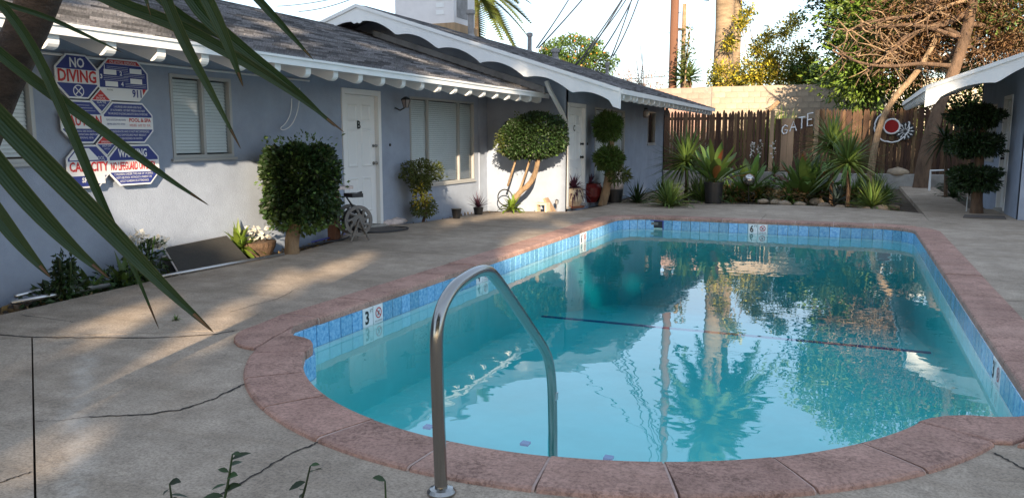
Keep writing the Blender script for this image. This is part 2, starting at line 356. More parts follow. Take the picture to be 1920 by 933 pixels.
def stone(name, poly, z0, z1, bev, m, parent):
    """prism with a rounded top edge"""
    if area(poly) < 0: poly = poly[::-1]
    n = len(poly); s = MB(); rings = [(0, z0)]
    for a in (0, 30, 60, 90): rings.append((bev*(1-math.cos(R(a))), z1-bev*(1-math.sin(R(a)))))
    rings[1] = (0, z1-bev)
    for d, z in rings:
        q = offset(poly, d) if d else poly; s.v += [Vector((x, y, z)) for x, y in q]
    for j in range(len(rings)-1):
        for i in range(n): s.f.append((j*n+i, j*n+(i+1) % n, (j+1)*n+(i+1) % n, (j+1)*n+i))
    t = (len(rings)-1)*n
    for a, b, c in tessellate_polygon([[Vector((v.x, v.y, 0)) for v in s.v[t:t+n]]]): s.f.append((t+a, t+b, t+c))
    return s.build(name, m, parent)
def copy_tree(o, parent=None):
    c = o.copy(); COL.objects.link(c); c.parent = parent
    for ch in o.children: copy_tree(ch, c)
    return c

# ------------------------------------------------------------------ pool outline (Roman end towards the camera)
PX0, PX1, PY1 = -3.57, .91, 13.2
AC, AR = (-1.39, 4.90), 1.963
SH = 4.36
cr_ = .55
ang0, ang1 = 211, 333
arcpts = arc(AC, AR, ang0, ang1, 40)
sh_l = [(PX0, SH), (PX0+.18, 4.215), (PX0+.36, 4.15), (PX0+.47, 4.02)]
sh_r = [(PX1-.52, 4.10), (PX1-.36, 4.20), (PX1-.20, 4.24), (PX1, SH)]
inner = sh_l+arcpts+sh_r
inner += [(PX1, PY1-cr_)]+arc((PX1-cr_, PY1-cr_), cr_, 0, 90, 8)[1:]
inner += arc((PX0+cr_, PY1-cr_), cr_, 90, 180, 8)
assert area(inner) > 0
outer = offset(inner, -.30)
WZ = -.185
# ------------------------------------------------------------------ ground
def flat_with_hole(name, outp, holes, z, m, parent=None):
    pts = [Vector((x, y, z)) for x, y in outp]; allp = list(pts); loops = [pts]
    for h in holes: hp = [Vector((x, y, z)) for x, y in h]; loops.append(hp); allp += hp
    me = bpy.data.meshes.new(name); me.from_pydata([tuple(p) for p in allp], [], [tuple(t) for t in tessellate_polygon(loops)])
    bm = bmesh.new(); bm.from_mesh(me); bmesh.ops.recalc_face_normals(bm, faces=bm.faces)
    if sum(f.normal.z for f in bm.faces) < 0: bmesh.ops.reverse_faces(bm, faces=bm.faces)
    bm.to_mesh(me); bm.free(); return link(name, me, m, parent)
hole_in = offset(inner, -.12)
g = flat_with_hole('ground', [(-900, -900), (900, -900), (900, 900), (-900, 900)], [hole_in[::-1]], -.09, 'soil'); tag(g, kind='structure')
# deck of separate slabs
deck_out = [(-5.85, -6), (-5.9, 4), (-6.02, 5.5), (-5.95, 7.3), (-6.1, 8.4), (-6.42, 8.9), (-6.52, 9.2), (-6.52, 10.5), (-6.3, 10.9), (-6.12, 12.5), (-5.75, 13.35), (-4.72, 13.7),
            (-4.5, 15), (-4.45, 20), (-4.45, 24.8), (-3.95, 24.8), (-3.88, 16.3), (-2.54, 16.5), (-.9, 16.85), (.5, 16.5), (1.2, 15.9),
            (1.24, 15.6), (1.28, 24.8), (2.15, 24.8), (2.12, 17.4), (2.57, 17.35), (2.57, 15.18), (9, 15.18), (9, -6)]
deck_out = deck_out[::-1]
hole_d = offset(inner, -.29)
deck = tag(bpy.data.objects.new('pool_deck', None), kind='structure'); COL.objects.link(deck)
base = flat_with_hole('deck_tmp', deck_out, [hole_d[::-1]], 0, 'concrete')
def slab(cuts, name='slab'):
    bm = bmesh.new(); bm.from_mesh(base.data)
    for (px, py, nx, ny) in cuts:                            # keep the side the normal points to
        nl = math.hypot(nx, ny)
        bmesh.ops.bisect_plane(bm, geom=bm.verts[:]+bm.edges[:]+bm.faces[:], plane_co=(px+nx/nl*.0045, py+ny/nl*.0045, 0), plane_no=(nx, ny, 0), clear_inner=True)
    bmesh.ops.dissolve_limit(bm, angle_limit=.01, verts=bm.verts, edges=bm.edges)
    be = [e for e in bm.edges if e.is_boundary]
    ex = bmesh.ops.extrude_edge_only(bm, edges=be)
    for v in ex['geom']:
        if isinstance(v, bmesh.types.BMVert): v.co.z -= .085
    bmesh.ops.recalc_face_normals(bm, faces=bm.faces); 
    me = bpy.data.meshes.new(name); bm.to_mesh(me); bm.free()
    return link(name, me, 'concrete', deck)
J1 = gp(60, 632); J1b = gp(440, 618)                         # long joint from the wall side to the coping ear
jd = (J1b-J1).normalized(); jn = Vector((-jd.y, jd.x, 0))
if jn.y < 0: jn = -jn
J2a = gp(60, 632); J2b = gp(66, 933); kd = (J2b-J2a).normalized(); kn = Vector((-kd.y, kd.x, 0))
if kn.x < 0: kn = -kn
slab([(J1.x, J1.y, jn.x, jn.y), (-1.33, 0, -1, 0), (0, 9.6, 0, -1)])
slab([(J1.x, J1.y, jn.x, jn.y), (-1.33, 0, -1, 0), (0, 9.6, 0, 1), (0, 14.55, 0, -1)])
slab([(J1.x, J1.y, jn.x, jn.y), (0, 14.55, 0, 1), (-3.35, 0, -1, 0)])
slab([(0, 14.55, 0, 1), (-3.35, 0, 1, 0), (1.22, 0, -1, 0)])
slab([(0, 14.55, 0, 1), (1.22, 0, 1, 0)])
slab([(J1.x, J1.y, jn.x, jn.y), (-1.33, 0, 1, 0), (0, 14.55, 0, -1), (0, 8.6, 0, 1)])
slab([(J1.x, J1.y, jn.x, jn.y), (-1.33, 0, 1, 0), (0, 8.6, 0, -1)])
slab([(J1.x, J1.y, -jn.x, -jn.y), (J2a.x, J2a.y, kn.x, kn.y)])
slab([(J1.x, J1.y, -jn.x, -jn.y), (J2a.x, J2a.y, -kn.x, -kn.y)])
bpy.data.objects.remove(base)
def crack(pix, wd=.008):
    pts = [gp(*p) for p in pix]; fine = []
    for a, b in zip(pts[:-1], pts[1:]):
        for i in range(8): q = a.lerp(b, i/8); fine.append(q+Vector((random.uniform(-.008, .008), random.uniform(-.008, .008), 0)))
    fine.append(pts[-1]); mb = MB()
    for j, p in enumerate(fine):
        t = (fine[min(j+1, len(fine)-1)]-fine[max(j-1, 0)]).normalized(); s = Vector((-t.y, t.x, 0))*wd*random.uniform(.25, .7)
        mb.v += [p-s+Vector((0, 0, .003)), p+s+Vector((0, 0, .003))]
        if j: k = 2*j; mb.f.append((k-2, k-1, k+1, k))
    mb.build('crack', 'crackdark', deck)
crack([(170, 781), (260, 778), (340, 768), (400, 748), (440, 728), (472, 714)], .014)
crack([(0, 627), (60, 632), (160, 633), (300, 633), (400, 627), (440, 620)], .016)
crack([(410, 930), (480, 890), (540, 852), (590, 832), (612, 824)], .01); crack([(65, 790), (120, 787), (170, 781)], .004)
crack([(0, 905), (30, 895), (58, 885)], .01); crack([(430, 585), (520, 560), (560, 540)], .005); crack([(1860, 848), (1890, 862), (1920, 880)], .01)
crack([(740, 475), (790, 468), (850, 476)], .006); crack([(40, 590), (130, 602), (140, 604)], .006)

# ------------------------------------------------------------------ pool
pool = thing('swimming_pool', (-1.33, 8, 0), 'blue swimming pool with rounded Roman end and pink coping', 'swimming pool')
COPZ0, COPZ1 = -.035, .02
def sweep(name, ins, wd, m, n_in=.008, drop=0., parent=None):
    """coping length: rounded pool edge and outer edge, square joints"""
    z = COPZ1-drop; e = .018
    prof = [(-n_in, COPZ0), (-n_in, z-e), (-n_in+e*.3, z-e*.3), (-n_in+e, z), (wd*.5, z+.002), (wd-.022, z), (wd-.007, z-.007), (wd, z-.022), (wd, COPZ0)]
    mb = MB(); k = len(prof)
    for q, p in enumerate(ins):
        a = Vector(ins[max(q-1, 0)]); b = Vector(ins[min(q+1, len(ins)-1)]); t = (b-a).normalized(); nn = Vector((t.y, -t.x))
        mb.v += [Vector((p[0]+nn.x*o, p[1]+nn.y*o, zz)) for o, zz in prof]
        if q:
            for r_ in range(k): u, v = (q-1)*k, q*k; mb.f.append((u+r_, u+(r_+1) % k, v+(r_+1) % k, v+r_))
    mb.f.append(tuple(range(k))); mb.f.append(tuple((len(ins)-1)*k+r_ for r_ in reversed(range(k))))
    return mb.build(name, m, parent)
def cop(ins, wd=.325, joint=True):
    ins = [Vector(p) for p in ins]; d0 = (ins[1]-ins[0]).normalized(); d1 = (ins[-1]-ins[-2]).normalized(); a, b = ins[0].copy(), ins[-1].copy(); gq = .006
    ins[0] = a+d0*gq; ins[-1] = b-d1*gq
    o = sweep('coping_stone', ins, wd, 'coping', drop=random.uniform(-.002, .003), parent=pool)
    if joint: sweep('mortar_joint', [b-d1*gq, b+d1*gq], wd-.004, 'joint', n_in=.005, drop=.004, parent=pool)
    return o
ys = np.linspace(PY1-cr_, 4.70, 13)
for a, b in zip(ys[:-1], ys[1:]): cop([(PX0, a), (PX0, b)])
ys = np.linspace(4.70, PY1-cr_, 13)
for a, b in zip(ys[:-1], ys[1:]): cop([(PX1, a), (PX1, b)])
xs = np.linspace(PX1-cr_, PX0+cr_, 7)
for a, b in zip(xs[:-1], xs[1:]): cop([(a, PY1), (b, PY1)])
for c, a0 in (((PX1-cr_, PY1-cr_), 0), ((PX0+cr_, PY1-cr_), 90)):
    cop(arc(c, cr_, a0, a0+45, 6)); cop(arc(c, cr_, a0+45, a0+90, 6))
angs = np.linspace(ang0, ang1, 10)
for a, b in zip(angs[:-1], angs[1:]): cop(arc(AC, AR, a, b, 8), joint=b < ang1-.1)
knobL = [(-.008, 4.694), (-.325, 4.694), (-.295, 4.55), (-.267, 4.35), (-.25, 4.18), (-.215, 4.08), (-.17, 4.01), (-.10, 3.93), (-.01, 3.865), (.07, 3.835), (.15, 3.83), (.13, 3.93), (.08, 4.08), (.04, 4.25), (-.003, 4.415)]
nubL = [(.007, 4.415), (.048, 4.255), (.089, 4.085), (.139, 3.935), (.160, 3.84), (.222, 3.735), (.36, 3.82), (.505, 3.905), (.475, 4.0), (.42, 4.08), (.36, 4.14), (.28, 4.18), (.18, 4.2), (.1, 4.26), (.05, 4.33)]
knobR = [(-.008, 4.694), (-.325, 4.694), (-.295, 4.55), (-.267, 4.35), (-.25, 4.2), (-.2, 4.1), (-.12, 4.02), (-.02, 3.95), (.08, 3.9), (.18, 3.875), (.130, 3.965), (.080, 4.09), (.036, 4.25), (-.003, 4.415)]
nubR = [(.007, 4.415), (.047, 4.255), (.091, 4.095), (.141, 3.975), (.195, 3.90), (.264, 3.878), (.41, 3.95), (.557, 4.025), (.50, 4.10), (.42, 4.17), (.33, 4.215), (.22, 4.235), (.12, 4.28), (.05, 4.34)]
for X, sg_, polys in ((PX0, 1, (knobL, nubL)), (PX1, -1, (knobR, nubR))):
    for k, pl_ in enumerate(polys): stone('coping_stone', [(X+sg_*a, b) for a, b in pl_], COPZ0, COPZ1+.002*(1-k), .014, 'coping', pool)
# shell: wall behind tiles, plaster walls, floor
def zfloor(y): return -.86-.012*(y-3) if y < 9.3 else -.936-(y-9.3)*.15
sh = MB(); n = len(inner)
tile_b = WZ-.012
rings = [(-.012, -.03), (-.012, tile_b), (.012, tile_b-.004), (.012, tile_b-.035), (.0, tile_b-.05)]
for d, z in rings: sh.v += [Vector((x, y, z)) for x, y in offset(inner, d)]
sh.v += [Vector((x, y, zfloor(y))) for x, y in inner]
for j in range(len(rings)):
    for i in range(n): sh.f.append((j*n+i, j*n+(i+1) % n, (j+1)*n+(i+1) % n, (j+1)*n+i))
sh.build('shell', 'plaster', pool)
fl = flat_with_hole('floor', inner, [], 0, 'plaster', pool)
bm = bmesh.new(); bm.from_mesh(fl.data)
bmesh.ops.bisect_plane(bm, geom=bm.verts[:]+bm.edges[:]+bm.faces[:], plane_co=(0, 9.3, 0), plane_no=(0, 1, 0))
for v in bm.verts: v.co.z = zfloor(v.co.y)
bm.to_mesh(fl.data); bm.free()
b_ = MB().box(PX0+.02, PX1-.02, 9.25, 9.31, zfloor(9.3)-.05, zfloor(9.3)+.012).build('floor_line_tile', 'steptile', pool)
for k, (rr, zt) in enumerate(((1.42, -.42), (1.05, -.63))):
    pl = arc(AC, AR-.004, 215, 325, 24)+[(x, y+.42+.32*k) for x, y in arc(AC, AR, 322, 218, 20)]
    stone('step', pl, -.9, zt, .02, 'plaster', pool)
for px_, py_, z in ((985, 829, -.418), (803, 798, -.418), (1141, 856, -.418)):
    p = gp(px_, py_, z)
    MB().box(p.x-.025, p.x+.025, p.y-.025, p.y+.025, z-.012, z+.002).build('step_marker', 'steptile', pool)
# waterline tiles, one by one along the outline
tme = None
def tile_at(p, t, wd, m='tile', name='waterline_tile', h0=tile_b, h1=-.038):
    nn = Vector((-t.y, t.x))                                 # into the pool
    o = Vector((p[0], p[1], 0)); T = Vector((t.x, t.y, 0)); N = Vector((nn.x, nn.y, 0))
    mb = MB(); w2 = wd/2-.004
    f = lambda u, v, q: o+T*u+N*q+Vector((0, 0, v))
    e = .004
    pr = [(-w2, h0), (w2, h0), (w2, h1), (-w2, h1)]; pi = [(-w2+e, h0+e), (w2-e, h0+e), (w2-e, h1-e), (-w2+e, h1-e)]
    mb.v = [f(u, v, -.01) for u, v in pr]+[f(u, v, .006) for u, v in pr]+[f(u, v, .010) for u, v in pi]
    for r_ in (0, 4):
        for i in range(4): mb.f.append((r_+i, r_+(i+1) % 4, r_+4+(i+1) % 4, r_+4+i))
    mb.f.append((8, 9, 10, 11))
    return mb.build(name, m, pool)
marks = {}
def side_tiles(a, b, skip=()):
    a = Vector(a); b = Vector(b); L = (b-a).length; k = max(1, round(L/.152)); t = (b-a).normalized(); wd = L/k
    for i in range(k):
        p = a+t*wd*(i+.5)
        if any((p-Vector(s)).length < .12 for s in skip): continue
        tile_at(p, t, wd)
mk_left = [onx(692, 585, PX0).y, onx(903, 525, PX0).y, onx(1094, 440, PX0).y]
mk_far = [ony(1418, 432, PY1).x]
mk_right = [onx(1868, 700, PX1).y]
skim = ony(1229, 420, PY1).x
def snap(v, a, b):
    k = max(1, round(abs(b-a)/.152)); wd = (b-a)/k; return a+wd*round((v-a)/wd)
mk_left = [snap(v, PY1-cr_, SH) for v in mk_left]; mk_far = [snap(v, PX1-cr_, PX0+cr_) for v in mk_far]; mk_right = [snap(v, SH, PY1-cr_) for v in mk_right]; skim = snap(skim, PX1-cr_, PX0+cr_)
side_tiles((PX0, PY1-cr_), (PX0, SH), [(PX0, y) for y in mk_left])
side_tiles((PX1, SH), (PX1, PY1-cr_), [(PX1, y) for y in mk_right])
side_tiles((PX1-cr_, PY1), (PX0+cr_, PY1), [(x, PY1) for x in mk_far]+[(skim, PY1)])
for c, a0 in (((PX1-cr_, PY1-cr_), 0), ((PX0+cr_, PY1-cr_), 90)):
    for i in range(6):
        a = R(a0+7.5+15*i); tile_at((c[0]+cr_*math.cos(a), c[1]+cr_*math.sin(a)), Vector((-math.sin(a), math.cos(a))), cr_*R(15))
na = 26
for i in range(na):
    a = R(ang0+(ang1-ang0)*(i+.5)/na); tile_at((AC[0]+AR*math.cos(a), AC[1]+AR*math.sin(a)), Vector((-math.sin(a), math.cos(a))), AR*R((ang1-ang0)/na)-.001)
for pl_ in (sh_l+[arcpts[0]], [arcpts[-1]]+sh_r):
    for a, b in zip(pl_[:-1], pl_[1:]): a = Vector(a); b = Vector(b); tile_at((a+b)/2, (b-a).normalized(), (b-a).length)
def marker(p, t, num):
    nn = Vector((-t.y, t.x)); T = Vector((t.x, t.y, 0)); N = Vector((nn.x, nn.y, 0)); ux = -T      # seen from inside the pool the line runs along -t
    ux = T if T.cross(Vector((0, 0, 1))).dot(N) > 0 else -T
    for k, off in enumerate((-.076, .076)):
        q = Vector((p[0], p[1], 0))+ux*off
        tl = tile_at((q.x, q.y), t, .150, 'signwhite', 'depth_marker_tile')
        c = q+N*.0115+Vector((0, 0, (tile_b-.038)/2))
        if k == 0:
            text(num, .15, 'ink', c-ux*.018-Vector((0, 0, .005)), ux, (0, 0, 1), tl, 'digit', width=.055, depth=.001, bold=.004)
            text('FT', .045, 'ink', c+ux*.045+Vector((0, 0, .045)), ux, (0, 0, 1), tl, 'lettering', depth=.001)
        else:
            mb = MB(); r1, r2 = .046, .036
            for i in range(24):
                for rr in (r1, r2):
                    a = 2*math.pi*i/24; mb.v.append(c+ux*math.cos(a)*rr+Vector((0, 0, math.sin(a)*rr+.012))+N*.001)
            for i in range(24): mb.f.append((2*i, 2*((i+1) % 24), 2*((i+1) % 24)+1, 2*i+1))
            mb.build('no_diving_ring', 'signred', tl)
            d = (ux+Vector((0, 0, -1))).normalized(); e = d.cross(N); mb = MB(); cc = c+Vector((0, 0, .012))+N*.0015
            mb.quad(cc-d*.04-e*.005, cc+d*.04-e*.005, cc+d*.04+e*.005, cc-d*.04+e*.005); mb.build('no_diving_bar', 'signred', tl)
            d2 = (ux*.6+Vector((0, 0, 1))).normalized(); e = d2.cross(N); mb = MB(); cc = c+Vector((0, 0, .012))+N*.0008
            mb.quad(cc-d2*.026-e*.006, cc+d2*.02-e*.006, cc+d2*.02+e*.006, cc-d2*.026+e*.006); mb.build('diver_figure', 'ink', tl)
            text('NO DIVING', .02, 'ink', c+Vector((0, 0, -.055)), ux, (0, 0, 1), tl, 'lettering', width=.11, depth=.001)
for y, s in zip(mk_left, ('3', '4', '6')): marker((PX0, y), Vector((0, -1)), s)
for x in mk_far: marker((x, PY1), Vector((-1, 0)), '6')
for y in mk_right: marker((PX1, y), Vector((0, 1)), '3')
# skimmer mouth
sk = MB().box(skim-.15, skim+.15, PY1-.004, PY1+.02, -.17, -.045).build('skimmer_mouth', 'dark', pool)
fr = MB()
for a in ((skim-.165, skim-.145, -.19, -.04), (skim+.145, skim+.165, -.19, -.04), (skim-.145, skim+.145, -.055, -.04)):
    fr.box(a[0], a[1], PY1-.014, PY1+.01, a[2], a[3])
fr.build('skimmer_frame', 'steptile', pool); MB().box(skim-.07, skim+.07, PY1-.012, PY1-.005, -.12, -.075).build('skimmer_flap', 'grey_plastic', pool)
# water body
wo = offset(inner, -.02); wm = MB().prism(wo, -2.2, WZ); water = wm.build('water', 'water'); tag(water, kind='structure')

# hand rail
rail = thing('pool_handrail', (-1.36, 2.5, 0), 'curved stainless steel handrail leading down into the pool', 'handrail')
pr = [(2.50, .0), (2.485, .30), (2.475, .58), (2.487, .66), (2.53, .725), (2.62, .775), (2.76, .797), (2.86, .80), (2.94, .785), (3.02, .735), (3.10, .675), (3.30, .52), (3.50, .362), (3.58, .298), (3.65, .225), (3.69, .14), (3.71, .04), (3.72, -.1), (3.74, -.42)]
def smooth(pts, it=3):
    pts = [Vector(p) for p in pts]
    for _ in range(it):
        q = [pts[0]]
        for a, b in zip(pts[:-1], pts[1:]): q += [a.lerp(b, .25), a.lerp(b, .75)]
        pts = q+[pts[-1]]
    return pts
MB().tube(smooth([(-1.36, y, z) for y, z in pr], 2), .0245, 16).build('rail_tube', 'steel', rail, True)
MB().lathe((-1.36, 2.5, 0), [(.055, .001), (.055, .01), (.045, .022), (.03, .026)], 24).build('base_flange', 'steel', rail)
MB().box(-1.36+.02, -1.36+.0265, 3.70, 3.73, -.01, .03).build('grounding_clip', 'alu', rail)

# ------------------------------------------------------------------ buildings
WX = -6.58; EX = -5.28; SL = .327
class Frame:                                                # wall frame: u along the wall, v up, w outward
    def __init__(s, o, u, w): s.o = Vector(o); s.u = Vector(u); s.w = Vector(w)
    def __call__(s, u, v, w=0): return s.o+s.u*u+Vector((0, 0, v))+s.w*w
    def box(s, mb, u0, u1, v0, v1, w0, w1):
        i = len(mb.v); mb.v += [s(u, v, w) for w in (w0, w1) for (u, v) in ((u0, v0), (u1, v0), (u1, v1), (u0, v1))]
        mb.f += [tuple(i+k for k in q) for q in ((0, 3, 2, 1), (4, 5, 6, 7), (0, 1, 5, 4), (1, 2, 6, 5), (2, 3, 7, 6), (3, 0, 4, 7))]; return mb
def wall_open(fr, u0, u1, v0, v1, ops, parent, depth=.14, m='wall'):
    us = sorted({u0, u1, *[o[0] for o in ops], *[o[1] for o in ops]}); vs = sorted({v0, v1, *[o[2] for o in ops], *[o[3] for o in ops]})
    mb = MB()
    for a, b in zip(us[:-1], us[1:]):
        for c, d in zip(vs[:-1], vs[1:]):
            if any(o[0] <= (a+b)/2 <= o[1] and o[2] <= (c+d)/2 <= o[3] for o in ops): continue
            mb.quad(fr(a, c), fr(b, c), fr(b, d), fr(a, d))
    for (a, b, c, d) in ops:
        mb.quad(fr(a, c), fr(a, d), fr(a, d, -depth), fr(a, c, -depth)); mb.quad(fr(b, c), fr(b, d), fr(b, d, -depth), fr(b, c, -depth))
        mb.quad(fr(a, c), fr(b, c), fr(b, c, -depth), fr(a, c, -depth)); mb.quad(fr(a, d), fr(b, d), fr(b, d, -depth), fr(a, d, -depth))
    return mb.build('wall', m, parent, fix=False)
def window(fr, a, b, c, d, mull, parent, slats=True, gap=None, dark=False):
    w = MB(); t = .035
    for q in ((a, b, c, c+t), (a, b, d-t, d), (a, a+t, c+t, d-t), (b-t, b, c+t, d-t)): fr.box(w, q[0], q[1], q[2], q[3], -.06, .012)
    win = w.build('window', 'frame', parent)
    for x in mull: fr.box(MB(), x-.018, x+.018, c+t, d-t, -.05, .004).build('mullion', 'frame', win)
    fr.box(MB(), a-.03, b+.03, c-.03, c-.002, -.01, .035).build('sill', 'frame', win)
    xs = [a+t]+list(mull)+[b-t]
    for p, q in zip(xs[:-1], xs[1:]):
        mb = MB(); mb.quad(fr(p, c+t, -.035), fr(q, c+t, -.035), fr(q, d-t, -.035), fr(p, d-t, -.035)); mb.build('pane', 'glass', win, fix=False)
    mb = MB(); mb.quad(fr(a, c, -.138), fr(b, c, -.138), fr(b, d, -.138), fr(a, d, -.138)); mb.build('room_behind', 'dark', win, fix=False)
    if slats:
        me = None; e0, e1 = a+.04, b-.04
        if gap: e1 = gap
        k = int((d-c-.075)/.034)
        for i in range(k):
            z = d-.05-(i+.5)*.034
            if me is None:
                mb = MB(); i0 = [fr(e0, z-.014, -.052), fr(e1, z-.014, -.052), fr(e1, z+.016, -.066), fr(e0, z+.016, -.066)]
                mb.v = i0+[p+fr.w*.003+Vector((0, 0, .002)) for p in i0]; mb.f = [(0, 1, 2, 3), (4, 7, 6, 5), (0, 4, 5, 1), (3, 2, 6, 7), (0, 3, 7, 4), (1, 5, 6, 2)]
                o = mb.build('slat', 'blind', win); me = o.data; z00 = z
            else:
                o = link('slat', me, None, win); o.location = (0, 0, z-z00)
    return win
def door(fr, a, b, d, letter, parent, hand=1, v0=.04, m='cream'):
    t = .075; fm = MB()
    for q in ((a, a+t, v0, d), (b-t, b, v0, d), (a+t, b-t, d-t, d)): fr.box(fm, q[0], q[1], q[2], q[3], -.10, .02)
    dr = fm.build('door', 'cream', parent)
    p0, p1, z0, z1 = a+t+.004, b-t-.004, v0+.012, d-t-.004
    fr.box(MB(), p0, p1, z0, z1, -.09, -.045).build('door_leaf', m, dr)
    W = p1-p0; st = .11*W/.8
    rows = [(z0+.2, z0+.72), (z0+.86, z0+1.42), (z0+1.52, z1-.13)]
    for (r0, r1) in rows:
        for (c0, c1) in ((p0+st, (p0+p1)/2-.045), ((p0+p1)/2+.045, p1-st)):
            mb = MB()                                         # raised panel in a sunk field
            o_ = [(c0, r0), (c1, r0), (c1, r1), (c0, r1)]; i_ = [(c0+.022, r0+.022), (c1-.022, r0+.022), (c1-.022, r1-.022), (c0+.022, r1-.022)]; k_ = [(c0+.045, r0+.045), (c1-.045, r0+.045), (c1-.045, r1-.045), (c0+.045, r1-.045)]
            mb.v = [fr(u, v, -.0435) for u, v in o_]+[fr(u, v, -.0445+.012) for u, v in i_]+[fr(u, v, -.0438) for u, v in k_]
            for r_ in (0, 4):
                for i in range(4): mb.f.append((r_+i, r_+(i+1) % 4, r_+4+(i+1) % 4, r_+4+i))
            mb.f.append((8, 9, 10, 11)); mb.build('door_panel', m, dr, fix=False)
    hx = p1-.06 if hand > 0 else p0+.06
    for z, r_ in ((.96, .028), (1.22, .024)):
        c = fr(hx, z, -.045); w_ = fr.w
        MB().tube([c, c+w_*.03, c+w_*.035, c+w_*.06, c+w_*.07], [r_, r_*.6, r_*.9, r_, r_*.5], 12).build('door_knob', 'steel' if letter == 'B' else 'ink', dr, True)
    if letter: text(letter, .16, 'ink', fr((p0+p1)/2-.02, 1.52, -.040), fr.u, (0, 0, 1), dr, 'letter', depth=.004, bold=.004)
    fr.box(MB(), a-.02, b+.02, 0.0, v0-.004, -.10, .05).build('threshold', 'concrete_old', dr)
    return dr
def shingles(roof, origin, along, upslope, length, slope_len, keep, ex=.14, wd=.3, th=.028):
    """shingle courses on a roof plane; the ones showing largest are single objects"""
    o = Vector(origin); A = Vector(along).normalized(); U = Vector(upslope).normalized(); N = A.cross(U); N = N if N.z > 0 else -N
    cand = []
    for r_ in range(int(slope_len/ex)):
        k = int(length/wd); sft = random.choice((0, .1, .2))
        for c in range(k+1):
            a0 = c*wd+sft*wd-.1; a1 = a0+wd-.006
            a0 = max(a0, 0); a1 = min(a1, length)
            if a1-a0 < .05: continue
            cen = o+A*(a0+a1)/2+U*(r_+.5)*ex
            x, y = pj(cen) if (cen-CP).dot(_cf) > .2 else (-999, -999)
            vis = -30 < x < 1950 and -30 < y < 960
            cand.append((vis, (cen-CP).length, r_, a0, a1))
    def geom(mb, r_, a0, a1, jit):
        i = len(mb.v); s0 = r_*ex-.012+jit; s1 = (r_+1)*ex+.01
        P = [(a0, s0, .002), (a1, s0, .002), (a1, s1, .0), (a0, s1, .0)]; T = [(a0, s0, th), (a1, s0, th), (a1, s1, .003), (a0, s1, .003)]
        mb.v += [o+A*a+U*s+N*h for a, s, h in P]+[o+A*a+U*s+N*h for a, s, h in T]
        mb.f += [tuple(i+k for k in q) for q in ((4, 5, 6, 7), (0, 1, 5, 4), (0, 4, 7, 3), (1, 2, 6, 5))]
    cand.sort(key=lambda c: (not c[0], c[1])); rest = MB()
    for q, (vis, d, r_, a0, a1) in enumerate(cand):
        jit = random.uniform(-.004, .006)
        if vis and q < keep: mb = MB(); geom(mb, r_, a0, a1, jit); mb.build('shingle', 'shingle', roof, fix=False)
        else: geom(rest, r_, a0, a1, jit)
    if rest.v: tag(rest.build('shingle_field', 'shingle', roof, fix=False), kind='stuff')

# --- building one (long wall with doors and windows on the left)
b1 = thing('apartment_building', (WX, 6, 0), 'long blue grey stucco building with white door marked B and pool rules sign', 'building')
f1 = Frame((WX, 0, 0), (0, 1, 0), (1, 0, 0))
W0, W1_, W2, DB = (3.75, 4.78, 1.12, 2.0), (6.30, 7.19, 1.12, 2.0), (11.19, 13.55, .55, 2.0), (9.33, 10.32, .0, 2.03)
wall_open(f1, -5, 14.15, -.1, 2.53, [W0, W1_, W2, DB], b1)
window(f1, *W0, [], b1); window(f1, *W1_, [6.76], b1); window(f1, *W2, [11.80, 12.95], b1)
door(f1, *DB[:2], 2.03, 'B', b1)
RZ0 = 2.14                                                   # roof plane height at the eave edge
def roofz(x): return RZ0+(EX-x)*SL
rx = -9.6
rt = MB(); i = 0
rt.v = [Vector((EX, -5, RZ0)), Vector((EX, 14.1, RZ0)), Vector((rx, 14.1, roofz(rx))), Vector((rx, -5, roofz(rx)))]; rt.v += [v-Vector((0, 0, .03)) for v in rt.v]
rt.f = [(0, 1, 2, 3), (7, 6, 5, 4), (0, 4, 5, 1), (1, 5, 6, 2), (2, 6, 7, 3), (3, 7, 4, 0)]
roof1 = rt.build('roof', 'shingle', b1)
bk = MB(); bk.quad(Vector((rx, -5, roofz(rx))), Vector((rx, 14.1, roofz(rx))), Vector((rx-4.4, 14.1, RZ0)), Vector((rx-4.4, -5, RZ0))); bk.build('roof_back_slope', 'shingle', b1, fix=False)
ul = math.hypot(1, SL)
shingles(roof1, (EX, 3.2, RZ0+.002), (0, 1, 0), (-1, 0, SL), 10.9, (EX-rx)*ul, 300)
MB().box(EX-.012, EX+.012, -5, 14.1, RZ0-.075, RZ0+.004).build('fascia_board', 'white', b1)
MB().box(EX+.013, EX+.028, -5, 14.1, RZ0-.012, RZ0+.012).build('drip_edge', 'white', b1)
def tail_mesh(x0, x1, zf, wd=.09, h=.14, sx=1):
    """rafter tail under the roof with a rounded end at x1"""
    top = lambda x: zf(x)-.045
    pts = [(x0, top(x0)), (x0, top(x0)-h)]+[(x1-sx*(.07-.07*math.sin(t)), top(x1)-h+.06-.06*math.cos(t)) for t in np.linspace(0, 1.57, 5)]+[(x1, top(x1))]
    m = lambda u, v, q: Vector((u, q, v)); return MB().prism(pts, -wd/2, wd/2, m=m)
t0 = None
for k in range(24):
    y = 2.6+k*.485
    if y > 14: break
    if t0 is None: t0 = tail_mesh(WX-.05, EX-.03, roofz).build('rafter_tail', 'white', b1); t0.location.y += y; me_t = t0.data
    else: o = link('rafter_tail', me_t, None, b1); o.location.y = y
sf = MB(); sf.quad(Vector((WX-.02, -5, roofz(WX-.02)-.034)), Vector((EX-.014, -5, roofz(EX-.014)-.034)), Vector((EX-.014, 14.1, roofz(EX-.014)-.034)), Vector((WX-.02, 14.1, roofz(WX-.02)-.034))); sf.build('soffit_board', 'white', b1, fix=False)
MB().tube([(WX+.03, 2, 2.07), (WX+.03, 8.6, 2.07)], .012, 8).build('conduit', 'white', b1, True)
